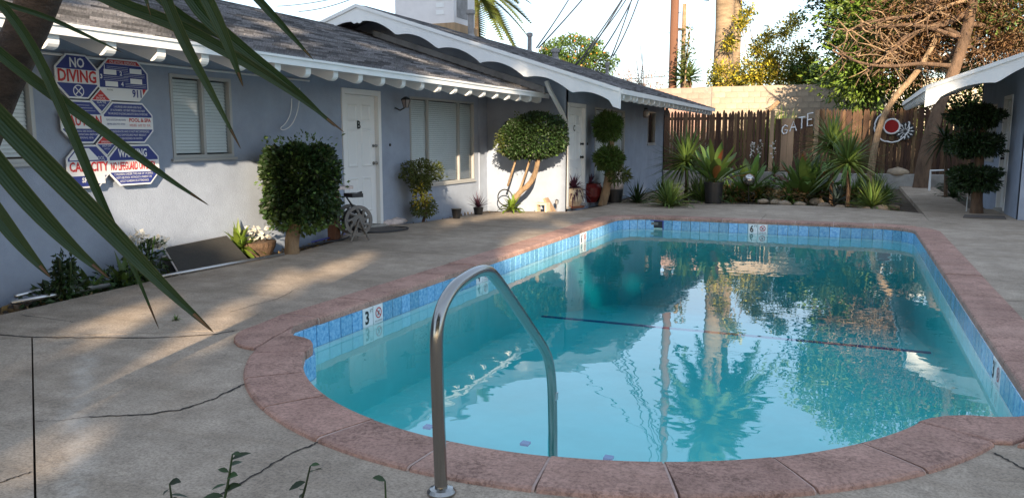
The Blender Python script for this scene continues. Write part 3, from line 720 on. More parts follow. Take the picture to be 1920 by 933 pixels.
MB().box(WX, WX+.02, 13.76, 13.80, .0, 2.3).build('downpipe', 'wall', b1)
# --- building two (gable end towards the camera)
E2X, E2Y = -4.95, 14.15; GY = 13.2; GE = -3.64; GA = -8.87
b2 = thing('apartment_building', (E2X, 18, 0), 'blue grey stucco building with scalloped white gable board and door marked C', 'building')
f2 = Frame((E2X, 0, 0), (0, 1, 0), (1, 0, 0))
DC, WC, WS = (14.22, 15.30, 0., 2.0), (15.95, 18.3, .02, 1.97), (20.6, 21.45, 1.18, 2.03)
wall_open(f2, E2Y, 22.6, -.1, 2.53, [DC, WC, WS], b2)
window(f2, *WC, [17.1], b2); window(f2, *WS, [], b2, slats=False); door(f2, *DC[:2], 2.0, 'C', b2)
R2 = 2.15
def roofz2(x): return R2+(GE-x)*SL if x > GA else R2+(GE-GA)*SL-(GA-x)*SL
gx = 2*GA-GE
em = lambda u, v, q: Vector((u, q, v))
MB().prism([(gx+1.3, -.1), (E2X, -.1), (E2X, roofz2(E2X)-.06), (GA, roofz2(GA)-.06), (gx+1.3, roofz2(gx+1.3)-.06)], E2Y, E2Y+.12, m=em).build('gable_wall', 'wall', b2)
MB().prism([(gx+1.3, -.1), (E2X, -.1), (E2X, roofz2(E2X)-.06), (GA, roofz2(GA)-.06), (gx+1.3, roofz2(gx+1.3)-.06)], 22.48, 22.6, m=em).build('gable_wall', 'wall', b2)
GF = 23.1
rt = MB(); pts = [(GE, R2), (GA, roofz2(GA)), (gx, R2)]; prf = pts+[(x, z-.035) for x, z in pts[::-1]]
roof2 = MB().prism(prf, GY, GF, m=em).build('roof', 'shingle', b2)
shingles(roof2, (GE, GY, R2+.002), (0, 1, 0), (-1, 0, SL), GF-GY, (GE-GA)*ul, 300)
def barge(e, a, r0, sx, y0, y1, parent, topfn, n=5):
    """scalloped rake board from the eave e to the apex a"""
    up = []; lo = []; N = 80
    for i in range(N+1):
        f = i/N; x = e+(a-e)*f; s = f*n
        ph = (s % 1.0)
        sc = .12*abs(math.sin(math.pi*(ph)))**.8 if f < .985 else 0
        if f < .03: sc = 0
        lo.append((x, topfn(x)-.33+sc)); up.append((x, topfn(x)-.012))
    poly = up+lo[::-1]; return MB().prism(poly, y0, y1, m=em).build('scalloped_bargeboard', 'white', parent)
barge(GE, GA, R2, 1, GY-.03, GY-.002, b2, roofz2, 6); barge(gx, GA, R2, -1, GY-.03, GY-.002, b2, roofz2, 6)
for e in (GE, gx):                                           # trim moulding along the top of the gable board
    tm = MB(); tm.prism([(e, R2-.05), (GA, roofz2(GA)-.05), (GA, roofz2(GA)+.014), (e, R2+.014)], GY-.055, GY-.032, m=em); tm.build('rake_trim', 'white', b2)
so2 = MB(); so2.quad(Vector((GE, GY, R2-.04)), Vector((GE, GF, R2-.04)), Vector((GA, GF, roofz2(GA)-.04)), Vector((GA, GY, roofz2(GA)-.04))); so2.build('soffit_board', 'white', b2, fix=False)
MB().box(GE-.005, GE+.018, GY, GF, R2-.075, R2+.006).build('fascia_board', 'white', b2)
tl = None
for k in range(22):
    y = GY+.25+k*.46
    if y > GF-.05: break
    if tl is None: tl = tail_mesh(E2X-.05, GE-.015, roofz2); tl = tl.build('rafter_tail', 'white', b2); tl.location.y += y; me_t2 = tl.data
    else: o = link('rafter_tail', me_t2, None, b2); o.location.y = y
# roof gutter flashing where roof one runs under the gable, and its white downspout
fl_ = MB()
p0 = Vector((EX+.03, 13.75, roofz(EX)+.02)); p1 = Vector((GA, 13.75, roofz(GA)+.02))
m3 = MB(); m3.prism([(EX+.05, roofz(EX+.05)+.0), (GA, roofz(GA)+.0), (GA, roofz(GA)+.14), (EX+.05, roofz(EX+.05)+.14)], 13.74, 13.80, m=em); m3.build('roof_flashing', 'duct', b1)
MB().tube([(EX+.10, 13.70, 2.36), (EX+.16, 13.72, 2.20), (EX+.30, 14.0, 1.80), (EX+.33, 14.13, 1.62)], .045, 4).build('downspout', 'white', b2)
# --- building three (right)
b3 = thing('apartment_building', (2.6, 17, 0), 'blue building beside the walkway with scalloped white eave over a white door', 'building')
BX, BY, BE, BG, BF = 2.57, 15.2, 1.04, 14.6, 20.9
f3 = Frame((BX, 0, 0), (0, -1, 0), (-1, 0, 0))              # u = -y
def u3(y): return -y
D3 = (-17.32, -16.48, .0, 2.1); W3 = (-19.6, -18.1, .9, 2.0)
wall_open(f3, -20.3, -BY, -.1, 2.64, [D3, W3], b3); window(f3, *W3, [-18.85], b3); door(f3, D3[0], D3[1], 2.1, '', b3, hand=-1)
R3 = 2.16; SL3 = .36
def roofz3(x): return R3+(x-BE)*SL3
AP = 7.0
MB().prism([(BX, -.1), (AP, -.1), (AP, roofz3(AP)-.06), (BX, roofz3(BX)-.06)], BY, BY+.12, m=em).build('gable_wall', 'wall', b3)
MB().prism([(BX, -.1), (AP, -.1), (AP, roofz3(AP)-.06), (BX, roofz3(BX)-.06)], 20.2, 20.3, m=em).build('gable_wall', 'wall', b3)
prf = [(BE, R3), (AP, roofz3(AP)), (12, R3+.4)]; prf = prf+[(x, z-.035) for x, z in prf[::-1]]
roof3 = MB().prism(prf, BG, BF, m=em).build('roof', 'shingle', b3)
barge(BE, AP, R3, 1, BG-.03, BG-.002, b3, roofz3, 6)
MB().prism([(BE, R3-.05), (AP, roofz3(AP)-.05), (AP, roofz3(AP)+.014), (BE, R3+.014)], BG-.055, BG-.032, m=em).build('rake_trim', 'white', b3)
MB().box(BE-.018, BE+.005, BG, BF, R3-.075, R3+.006).build('fascia_board', 'white', b3)
tl = None
for k in range(14):
    y = BG+.25+k*.46
    if y > BF-.05: break
    if tl is None: tl = tail_mesh(BX+.05, BE+.015, roofz3, sx=-1).build('rafter_tail', 'white', b3); tl.location.y += y; me_t3 = tl.data
    else: o = link('rafter_tail', me_t3, None, b3); o.location.y = y
s3 = MB(); s3.quad(Vector((BE, BG, R3-.04)), Vector((BE, BF, R3-.04)), Vector((AP, BF, roofz3(AP)-.04)), Vector((AP, BG, roofz3(AP)-.04))); s3.build('soffit_board', 'white', b3, fix=False)

# ------------------------------------------------------------------ rules sign
sg = thing('pool_rules_sign', (WX+.05, 5.5, .86), 'cluster of red white and blue octagonal pool rules boards on the wall', 'sign')
SXW = WX+.05
def octo(y0, y1, z0, z1, c=.30):
    h = (z1-z0)*c; return [(y0+h, z0), (y1-h, z0), (y1, z0+h), (y1, z1-h), (y1-h, z1), (y0+h, z1), (y0, z1-h), (y0, z0+h)]
sm = lambda u, v, q: Vector((SXW+q, u, v))
def clip(poly, lo, hi):
    """part of a convex polygon between two heights"""
    for zc, sgn in ((lo, 1), (hi, -1)):
        o = []; n = len(poly)
        for i in range(n):
            a, b = poly[i-1], poly[i]; da = (a[1]-zc)*sgn; db = (b[1]-zc)*sgn
            if da*db < 0: t = da/(da-db); o.append((a[0]+(b[0]-a[0])*t, zc))
            if db >= 0: o.append(b)
        poly = o
    return poly
def panel(y0, y1, z0, z1, bands):
    pnl = MB().prism(octo(y0, y1, z0, z1), 0, .012, m=sm).build('sign_panel', 'signwhite', sg)
    ins = octo(y0+.015, y1-.015, z0+.015, z1-.015)
    for (a, b, m) in bands:
        q = clip(ins, z0+(z1-z0)*a, z0+(z1-z0)*b)
        if len(q) > 2: MB().prism(q, .0122, .0140, m=sm).build('colour_field', m, pnl)
    return pnl
def st(p, s, y, z, size, m, width=None, al='CENTER', bold=0.): text(s, size, m, (SXW+.0142, y, z), (0, 1, 0), (0, 0, 1), p, 'lettering', width, al, .0015, bold)
c0, c1, c2 = 4.965, 5.40, 5.975
B_, W_, R_ = 'signblue', 'signwhite', 'signred'
p = panel(c0, c1, 1.69, 2.085, [(.66, 1, B_), (0, .34, B_)])
st(p, 'NO', 5.185, 2.005, .12, W_, .15, bold=.003); st(p, 'DIVING', 5.183, 1.885, .15, R_, .39, bold=.004)
mb = MB()
for i in range(28):
    for rr in (.056, .047): a = 2*math.pi*i/28; mb.v.append(Vector((SXW+.0146, 5.185+rr*math.cos(a), 1.757+rr*math.sin(a))))
for i in range(28): mb.f.append((2*i, 2*((i+1) % 28), 2*((i+1) % 28)+1, 2*i+1))
mb.build('no_diving_symbol', W_, p, fix=False)
for s_ in (-1, 1):
    mb = MB(); d = Vector((0, .7, .7*s_)); e = Vector((0, -.7*s_, .7))*.005; c = Vector((SXW+.0148, 5.185, 1.757)); mb.quad(c-d*.05-e, c+d*.05-e, c+d*.05+e, c-d*.05+e); mb.build('no_diving_symbol', W_, p, fix=False)
p = panel(c1, c2, 1.69, 2.085, [(.87, .97, R_), (.30, .86, B_)])
st(p, 'CPR ARTIFICIAL RESPIRATION', 5.685, 2.047, .038, W_, .3)
for s_, y, z in (('1', 5.475, 1.995), ('2', 5.655, 1.945), ('3', 5.435, 1.905), ('4', 5.665, 1.845)): st(p, s_, y, z, .055, W_, bold=.002)
for y, z in ((5.535, 1.955), (5.83, 1.98), (5.545, 1.845), (5.83, 1.885)): MB().box(SXW+.0141, SXW+.0152, y-.07, y+.07, z-.026, z+.022).build('picture_box', 'blind', p)
def bar(p, y0, y1, z): MB().box(SXW+.0141, SXW+.0147, y0, y1, z-.0012, z+.0012).build('print_line', 'blind', p)   # print too small to read
for y0, y1, z in [(5.50, 5.74, 2.005-.016*k) for k in range(3)]+[(5.685, 5.935, 1.955-.016*k) for k in range(3)]+[(5.46, 5.74, 1.912-.016*k) for k in range(3)]+[(5.70, 5.945, 1.858-.016*k) for k in range(3)]: bar(p, y0, y1, z)
st(p, '911', 5.835, 1.76, .10, B_, .11, bold=.003); st(p, 'PHONE', 5.52, 1.785, .02, 'ink')
MB().prism([(5.90, 1.81), (5.905, 1.755), (5.945, 1.81)], .0141, .0150, m=sm).build('red_corner', R_, p)
p = panel(c0+.02, c1+.02, 1.285, 1.675, [(.68, 1, B_), (0, .34, B_)])
st(p, 'CAUTION', 5.205, 1.487, .13, R_, .40, bold=.003)
for k in range(3): bar(p, 5.205-.08-.03*k, 5.205+.08+.03*k, 1.632-.025*k)
for k, s_ in enumerate(('REQUIRING MEDICAL CARE SHOULD CONSULT', 'WITH PHYSICIAN BEFORE', 'ENTERING SPA')): st(p, s_, 5.205, 1.395-.03*k, .023, W_, [.34, .32, .2][k])
p = panel(c1+.02, c2+.03, 1.285, 1.675, [(.64, 1, B_), (0, .34, B_)])
for k, s_ in enumerate(('2 UNSUPERVISED USE BY CHILDREN UNDER THE AGE', 'OF 14 IS PROHIBITED  3 NOT PERMIT IMMERSION WHILE UNDER', 'THE INFLUENCE OF ALCOHOL NARCOTICS DRUGS OR MEDICINES')): st(p, s_, 5.71, 1.63-.033*k, .028, W_, [.32, .40, .46][k])
st(p, 'PLEASE USE RESTROOM AND SHOWER', 5.565, 1.505, .026, B_, .22); st(p, 'BEFORE USING POOL OR SPA', 5.565, 1.465, .026, B_, .2)
st(p, 'POOL & SPA', 5.845, 1.505, .052, R_, .26, bold=.001); st(p, 'HOURS   A.M. TO   P.M.', 5.845, 1.455, .036, R_, .25)
for k, s_ in enumerate(('CONSEQUENCES AND IS NOT RECOMMENDED', '5 LONG EXPOSURE MAY RESULT', 'IN NAUSEA DIZZINESS OR FAINTING')): st(p, s_, 5.71, 1.395-.033*k, .027, W_, [.48, .4, .3][k])
p = panel(c0+.045, c1+.05, .875, 1.27, [(.62, 1, B_), (0, .28, B_)])
MB().prism(clip(octo(c0+.075, c1-.06, .915, 1.245), 1.13, 1.24), .0141, .0152, m=sm).build('white_field', W_, p)
st(p, 'POOL', 5.36, 1.145, .05, W_, .1); st(p, 'CAPACITY', 5.235, 1.065, .12, R_, .41, bold=.003); st(p, 'SPA', 5.20, .945, .06, W_, .1, bold=.002)
MB().box(SXW+.0141, SXW+.0150, 5.27, 5.40, .91, .985).build('white_field', W_, p)
p = panel(c1+.05, c2+.075, .875, 1.27, [(.62, 1, B_), (0, .33, B_)])
st(p, 'WARNING', 5.735, 1.185, .11, W_, .34, bold=.003); st(p, 'NO LIFEGUARD ON DUTY', 5.735, 1.06, .11, R_, .53, bold=.002)
for k, s_ in enumerate(('CHILDREN UNDER THE AGE OF 14 SHALL', 'NOT USE POOL WITHOUT A PARENT OR', 'ADULT GUARDIAN IN ATTENDANCE')): st(p, s_, 5.735, .985-.034*k, .03, W_, [.46, .42, .34][k])
for (yc, zc, l1, l2, l3, l4) in ((5.41, 1.682, 'KEEP', 'POOL', 'GATE', 'CLOSED'), (5.435, 1.277, 'EMERGENCY', '', 'SHUT-OFF', 'SWITCH')):
    r_ = .115; dm = MB().prism([(yc-r_, zc), (yc, zc-r_), (yc+r_, zc), (yc, zc+r_)], .0125, .020, m=sm).build('sign_panel', W_, sg)
    q = r_-.016; MB().prism([(yc-q, zc+.004), (yc+q, zc+.004), (yc, zc+q)], .0202, .0215, m=sm).build('colour_field', R_, dm); MB().prism([(yc-q, zc-.004), (yc, zc-q), (yc+q, zc-.004)], .0202, .0215, m=sm).build('colour_field', B_, dm)
    for s_, dz, sz, wd in ((l1, .045 if l2 else .02, .022 if l2 else .026, .05 if l2 else .11), (l2, .018, .034, .1), (l3, -.018, .028, .1), (l4, -.046, .02, .06)):
        if s_: text(s_, sz, W_, (SXW+.0216, yc, zc+dz), (0, 1, 0), (0, 0, 1), dm, 'lettering', wd, 'CENTER', .0015)

# ------------------------------------------------------------------ small fittings on the walls
lp = thing('wall_lantern', (WX, 10.8, 1.84), 'black coach lantern on the wall between door B and the wide window', 'wall lamp')
MB().lathe((0, 0, 0), [(.055, 0), (.055, .012), (.03, .03)], 14).build('back_plate', 'ink', lp).matrix_world = Matrix.Translation((WX, 10.72, 1.80)) @ Matrix.Rotation(R(90), 4, 'Y')
MB().tube([(WX+.02, 10.72, 1.80), (WX+.10, 10.74, 1.76), (WX+.16, 10.78, 1.80)], .012, 6).build('arm', 'ink', lp)
lg = MB().lathe((WX+.17, 10.80, 1.80), [(.035, 0), (.075, .12)], 6).build('lantern_glass', 'lamp', lp)
cg = MB()
for i in range(6): a = math.pi*i/3; cg.tube([(WX+.17+.036*math.cos(a), 10.80+.036*math.sin(a), 1.80), (WX+.17+.078*math.cos(a), 10.80+.078*math.sin(a), 1.925)], .006, 4)
cg.lathe((WX+.17, 10.80, 1.92), [(.085, 0), (.08, .015), (.02, .05)], 6); cg.build('lantern_cage', 'ink', lp)
tag(MB().tube([(WX, 10.58, 1.23), (WX+.012, 10.58, 1.23), (WX+.02, 10.58, 1.23)], [.022, .022, .012], 12).build('doorbell', 'ink'), 'small round black doorbell beside the white door marked B', 'doorbell')
tag(MB().tube([(E2X, 15.45, 1.22), (E2X+.012, 15.45, 1.22), (E2X+.02, 15.45, 1.22)], [.03, .03, .015], 12).build('doorbell', 'ink'), 'small round black doorbell beside the white door marked C', 'doorbell')
tag(MB().tube(smooth([onx(562, 165, WX+.04), onx(560, 205, WX+.05), onx(548, 235, WX+.07), onx(532, 245, WX+.06), onx(524, 241, WX+.05), onx(536, 232, WX+.05), onx(546, 212, WX+.04), onx(547, 185, WX+.03)], 2), .006, 6).build('loose_cable', 'white', None, True), 'loop of loose white cable hanging on the wall', 'cable')
for (x, y, lab) in ((1211, 213, 'small pink hanging lantern under the eave left of the narrow window'), (1250, 212, 'small pink hanging lantern under the eave at the far corner of the building')):
    p = onx(x, y, E2X+.45); lt = thing('hanging_lantern', p, lab, 'lantern', 'lanterns under the eave')
    MB().lathe(p-Vector((0, 0, .10)), [(.05, 0), (.07, .04), (.07, .14), (.035, .2)], 10).build('jar', 'lamp', lt); MB().lathe(p+Vector((0, 0, .1)), [(.04, 0), (.04, .03)], 10).build('cap', 'ink', lt)
    MB().tube([p+Vector((0, 0, .13)), (p.x, p.y, roofz2(p.x)-.04)], .005, 5).build('hanger', 'ink', lt)
p = onx(1185, 186, GE-.1); dc = thing('security_camera', p, 'small white dome camera mounted among the rafter tails', 'camera')
MB().lathe(p-Vector((0, 0, .02)), [(.03, -.03), (.05, 0), (.055, .05), (.055, .09)], 12).build('housing', 'white', dc); MB().lathe(p-Vector((0, 0, .055)), [(.01, -.02), (.028, .0), (.028, .01)], 10).build('lens', 'ink', dc)

# ------------------------------------------------------------------ things on the roofs
ac = thing('air_conditioner', (-9.3, 17, 3.7), 'boxy grey rooftop air conditioning unit above the gable roof', 'air conditioner')
MB().box(-10.1, -8.55, 16.6, 17.7, 3.95, 5.05).build('cabinet', 'acmetal', ac); MB().box(-10.15, -8.5, 16.55, 17.75, 3.55, 3.95).build('roof_curb', 'postwood', ac)
MB().box(-10.14, -8.51, 16.56, 17.74, 5.05, 5.10).build('lid', 'acmetal', ac)
for k in range(3): MB().box(-9.0+.0, -8.8, 16.59, 16.602, 4.15+.16*k, 4.25+.16*k).build('label_plate', 'signwhite', ac)
MB().box(-8.549, -8.54, 16.75, 17.3, 4.1, 4.8).build('louvre_panel', 'duct', ac)
for (x, y, X, h, r_, lab) in ((883, 62, -8.2, .5, .07, 'dark vent pipe with square cap beside the rooftop air conditioner'), (993, 92, -8.3, .42, .06, 'dark vent pipe rising alone near the middle of the gable roof'), (1041, 103, -8.0, .2, .09, 'low mushroom vent in front of the orange tree'), (1238, 163, -6.6, .28, .05, 'short dark vent pipe at the far end of the gable roof')):
    p = onx(x, y, X); zb = roofz2(X); q = Vector((X, min(p.y, 22.4), zb)); vt = thing('roof_vent', q, lab, 'vent pipe', 'roof vents')
    MB().lathe(q, [(r_*1.6, -.02), (r_*1.2, .04), (r_, .06), (r_, h)], 12).build('pipe', 'duct', vt); MB().lathe(q+Vector((0, 0, h+.002)), [(r_*1.45, 0), (r_*1.45, .08), (r_*.9, .10)], 12).build('cap', 'duct', vt)

# ------------------------------------------------------------------ back of the garden
kerb = thing('retaining_wall', (-1, 25, 0), 'low grey concrete retaining wall below the wooden fence', 'retaining wall')
for k in range(5): x0 = -5.6+k*2.1; stone('wall_section', [(x0, 24.9), (x0+2.09, 24.9), (x0+2.09, 25.15), (x0, 25.15)], -.1, .32+.01*(k % 2), .02, 'concrete_old', kerb)
bank = MB().box(-7, 8, 25.151, 29.8, -.1, .30).build('bank', 'soil'); tag(bank, kind='structure')
FY = 25.5
def picket_mesh(w, h): m = MB(); m.prism([(-w/2, 0), (w/2, 0), (w/2, h-.07), (w*.18, h), (-w*.18, h), (-w/2, h-.07)], 0, .018, m=em); o = m.build('picket', 'fence'); me = o.data; bpy.data.objects.remove(o); return me
pm = [picket_mesh(w_, h) for h in (1.80, 1.85, 1.88) for w_ in (.078, .086)]
def fence(x0, x1, label):
    t = thing('wooden_fence', ((x0+x1)/2, FY, .3), label, 'fence', 'fences along the back of the garden')
    x = x0
    while x < x1:
        o = link('picket', random.choice(pm), None, t); o.location = (x-t.location.x+t.location.x, FY+random.uniform(-.006, .006), .32); o.rotation_euler = (random.uniform(-.01, .01), random.uniform(-.012, .012), 0); x += .094
    for z in (.55, 1.2, 1.9): MB().box(x0, x1, FY+.03, FY+.075, z, z+.09).build('rail', 'fence', t)
    return t
fence(-7.5, -2.38, 'dark weathered picket fence running from the building to the gate')
fence(-.93, 4.4, 'sunlit weathered picket fence between the gate and the blue building')
gt = thing('garden_gate', (-1.66, FY, .3), 'wooden garden gate of plain boards with the white word GATE', 'gate')
for k in range(6):
    x = -2.19+k*.182; gb = MB().box(x, x+.176, FY, FY+.02, .36, 1.92+.01*(k % 2)).build('board', 'postwood' if k in (1, 2) else 'fence', gt)
for z in (.6, 1.65): MB().box(-2.2, -1.1, FY+.022, FY+.06, z, z+.1).build('rail', 'fence', gt)
for x in (-2.34, -1.07): MB().box(x, x+.12, FY-.05, FY+.07, .3, 2.17).build('gate_post', 'postwood', gt)
strokes = {'G': [((.9, .8), (.55, 1), (.15, .75), (.05, .35), (.3, .02), (.75, .05), (.9, .4), (.5, .42))], 'A': [((0, 0), (.5, 1), (1, 0)), ((.22, .38), (.8, .38))], 'T': [((0, 1), (1, 1)), ((.5, 1), (.5, 0))], 'E': [((.9, 1), (.1, 1), (.1, 0), (.9, 0)), ((.1, .5), (.75, .5))]}
for i, ch in enumerate('GATE'):
    for stt in strokes[ch]:
        sc = .26+.035*i; pts = [(-2.0+.235*i+a*.19, FY-.022, 1.45+.08*i+.03*a+b*sc) for a, b in stt]; MB().tube(pts, .019, 6).build('letter_stick', 'signwhite', gt)
# block walls behind
def blockwall(x0, x1, y, z0, z1, m, label, end=False):
    t = thing('block_wall', ((x0+x1)/2, y, z0), label, 'wall')
    bw, bh = .405, .203; me = None
    bm_ = MB().box(-bw/2+.006, bw/2-.006, -.1, .0, .006, bh-.006); o = bm_.build('block', m); me = o.data; bpy.data.objects.remove(o)
    MB().box(x0, x1, y-.09, y+.1, z0-.5, z1-.012).build('mortar', 'mortar', t)
    r_ = 0; z = z1-bh
    while z > z0:
        x = x0+(bw/2 if r_ % 2 == 0 else bw)
        while x < x1-.15:
            o = link('block', me, None, t); o.location = (x, y, z); o.matrix_parent_inverse = Matrix.Translation(t.location).inverted(); x += bw
        z -= bh; r_ += 1
    return t
blockwall(-4.95, .9, 30, 1.2, 3.2, 'block', 'sunlit tan block wall beyond the fence with tree shadows')
blockwall(-11.5, -4.75, 29.4, 1.2, 3.15, 'blockpink', 'pinkish block wall section behind the far roof corner')
bank2 = MB().box(-12, 9, 29.81, 60, -.1, 1.6).build('terrain', 'soil'); tag(bank2, kind='structure')

# ------------------------------------------------------------------ foliage helpers
def trunk(parent, pts, rad, m='bark', name='trunk', n=10):
    pts = smooth(pts, 2); k = len(pts); r0 = rad if hasattr(rad, '__len__') else (rad, rad*.6)
    rr = [(r0[0]+(r0[1]-r0[0])*i/(k-1))*random.uniform(.93, 1.07) for i in range(k)]
    return MB().tube(pts, rr, n).build(name, m, parent, True)
def crown(parent, blobs, n, size, m, name='crown', **kw):
    P = []; U = []; vol = [b[1][0]*b[1][1]+b[1][1]*b[1][2]+b[1][0]*b[1][2] for b in blobs]; tv = sum(vol)
    bkw = {k: kw.pop(k) for k in ('shell', 'box', 'lump') if k in kw}
    for b, v in zip(blobs, vol): p, u = blob(int(n*v/tv)+1, b[0], b[1], **bkw); P.append(p); U.append(u)
    P = np.concatenate(P); U = np.concatenate(U); o = leaves(name, P, size, m, parent, out=U, **kw)
    if name in ('new_growth', 'flowers', 'fruit', 'oranges', 'petals', 'buds'): tag(o, kind='stuff')
    return o
# square clipped shrub on a trunk
t = thing('clipped_shrub', (-5.95, 7.4, 0), 'dark square clipped shrub on a short thick trunk by the hose reel', 'shrub')
trunk(t, [(-5.95, 7.38, -.05), (-5.98, 7.42, .18), (-6.0, 7.6, .45)], (.095, .06), 'barktan')
for dx in (-.2, .2): trunk(t, [(-6.0, 7.55, .4), (-6.0+dx, 7.66, .7)], (.05, .02), 'bark', 'limb')
crown(t, [((-6.0, 7.66, .80), (.36, .31, .44))], 17000, .052, 'leaf_dark', box=True, shell=.5, lump=.09, asp=.75)
crown(t, [((-6.0, 7.66, .81), (.39, .34, .47))], 600, .05, 'leaf_mid', 'new_growth', box=True, shell=.12, lump=.15)
crown(t, [((-5.97, 7.6, .36), (.3, .35, .15))], 700, .055, 'leaf_mid', 'lower_leaves', asp=.7)
# small two tier shrub
t = thing('clipped_shrub', (-6.35, 11.1, 0), 'small yellow green tiered shrub under the wide window', 'shrub')
trunk(t, [(-6.32, 11.1, -.05), (-6.25, 11.15, .25), (-6.35, 11.05, .5), (-6.3, 11.1, .75)], (.03, .018), 'bark')
crown(t, [((-6.3, 11.08, .80), (.30, .44, .19)), ((-6.28, 11.0, .62), (.15, .24, .14))], 2600, .045, 'leaf_olive', shell=.7)
crown(t, [((-6.3, 11.12, .22), (.2, .28, .14))], 900, .045, 'leaf_olive', 'lower_leaves', shell=.8)
crown(t, [((-6.25, 10.95, .45), (.14, .2, .2))], 160, .06, 'leaf_yellow', 'yellowing_leaves', shell=.8)
# ball topiary by the end wall
t = thing('topiary_tree', (-5.55, 13.55, 0), 'round topiary tree on leaning pale trunks in front of the gable wall', 'topiary tree')
trunk(t, [(-5.85, 13.5, -.05), (-5.68, 13.5, .3), (-5.35, 13.52, .55), (-5.25, 13.55, 1.05)], (.065, .04), 'barktan')
trunk(t, [(-5.62, 13.5, .38), (-5.55, 13.55, .6), (-5.42, 13.6, 1.05)], (.022, .018), 'barktan', 'limb'); trunk(t, [(-5.9, 13.6, .45), (-5.78, 13.55, .75), (-5.7, 13.6, 1.05)], (.022, .018), 'barktan', 'limb')
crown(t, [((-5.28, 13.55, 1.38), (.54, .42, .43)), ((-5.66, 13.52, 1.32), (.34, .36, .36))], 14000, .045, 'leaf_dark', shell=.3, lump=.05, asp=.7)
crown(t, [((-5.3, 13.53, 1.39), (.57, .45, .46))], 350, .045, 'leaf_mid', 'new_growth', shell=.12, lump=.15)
crown(t, [((-5.86, 13.38, 1.26), (.18, .2, .24))], 900, .045, 'leaf_olive', 'sun_coloured_leaves', shell=.6)  # sun on this side is put into a lighter olive leaf colour
# two ball podocarpus by door C
t = thing('topiary_tree', (-4.45, 15.6, 0), 'two tiered pompom topiary with narrow leaves beside door C', 'topiary tree')
bp_ = gp(1128, 380); trunk(t, [(bp_.x+.1, bp_.y-.3, -.05), (-4.55, 15.6, .4), (-4.5, 15.55, .8), (-4.45, 15.55, 1.5)], (.10, .05), 'barktan')
c1_ = ony(1139, 237, 15.55); c2_ = ony(1142, 297, 15.5); c3_ = ony(1150, 322, 15.5)
crown(t, [(c1_, (.26, .26, .27))], 3200, .10, 'leaf_mid', asp=.18, shell=.6); crown(t, [(c2_, (.26, .26, .22))], 2800, .10, 'leaf_mid', asp=.18, shell=.6)
crown(t, [(c3_+Vector((.1, 0, -.05)), (.2, .2, .16))], 260, .14, 'leaf_olive', asp=.16, shell=.8, name='lower_leaves')
# three tier topiary by the right building
t = thing('topiary_tree', (2.15, 16.4, 0), 'dark three tiered topiary in the strip beside the blue building', 'topiary tree')
trunk(t, [(2.12, 16.3, -.05), (2.1, 16.35, .6), (2.12, 16.4, 1.6)], (.12, .05), 'bark')
for (x, y, wx_, hz) in ((1829, 218, .44, .19), (1826, 272, .42, .22), (1826, 334, .40, .24)): crown(t, [(ony(x, y, 16.4), (wx_, .42, hz))], 4200, .08, 'leaf_dark', asp=.3, shell=.7, lump=.16)

# ------------------------------------------------------------------ garden bed plants
def stemplant(name, base, top, n, L, wd, m, label, cat='plant', rise=(-.5, 1.4), droop=.35, skirt=True, group=None):
    t = thing(name, base, label, cat, group)
    if (Vector(top)-Vector(base)).length > .12: trunk(t, [base, Vector(base).lerp(Vector(top), .5)+Vector((.02, .01, 0)), top], (.045, .035), 'bark', 'stem')
    rosette('leaves', top, n, L, wd, m, t, rise, droop); return t
def at(x, y, Y): return ony(x, y, Y)
def gbase(x, y): p = gp(x, y); return Vector((p.x, p.y, -.06))
stemplant('yucca', (at(1288, 300, 17.5).x, 17.5, -.06), at(1287, 305, 17.5), 150, .95, .05, 'leaf_yucca', 'spiky yucca with a leaning crown at the corner of the building', group='yuccas in the garden bed')
stemplant('yucca', (at(1562, 290, 18.2).x, 18.2, -.06), at(1560, 272, 18.2), 150, .85, .05, 'leaf_yucca', 'tallest yucca on a bare stem in front of the garden gate post', group='yuccas in the garden bed')
stemplant('yucca', (at(1592, 330, 17.3).x, 17.3, -.06), at(1590, 306, 17.3), 140, .85, .05, 'leaf_yucca', 'spiky yucca on a thin stem behind the blue agave', group='yuccas in the garden bed')
for x, y, n_, L, lab in ((1318, 356, 90, .85, 'low clump of spiky yucca beside the black pot'), (1255, 365, 120, .75, 'dense grassy clump at the corner of the garden bed'), (1635, 366, 130, .75, 'dense clump of upright iris leaves at the end of the bed'), (1640, 352, 80, .85, 'dark arching strap leaf plant behind the iris clump'), (1195, 358, 60, .6, 'dark arching strap leaf clump against the far wall')):
    b = gbase(x, min(391, y+22)); stemplant('strap_leaf_plant', b, b+Vector((0, 0, .04)), n_, L, .04, 'leaf_yucca' if n_ != 60 else 'leaf_dark', lab, rise=(.3, 1.45), droop=.55)
b = gbase(1265, 384); stemplant('strap_leaf_plant', b, b+Vector((0, 0, .03)), 26, .32, .035, 'leaf_bright', 'small bright yellow green strap leaf plant at the bed edge', rise=(.4, 1.4), droop=.5)
b = gbase(1435, 322) ; 
for x, y in ((1452, 305), (1400, 300)):
    p = at(x, y+15, 24.6); p.z = .0; stemplant('lily_plant', p, p+Vector((0, 0, .3)), 22, .5, .05, 'leaf_mid', 'thin leaved lily growing against the retaining wall', rise=(.3, 1.45), droop=.4, group='lilies by the retaining wall')
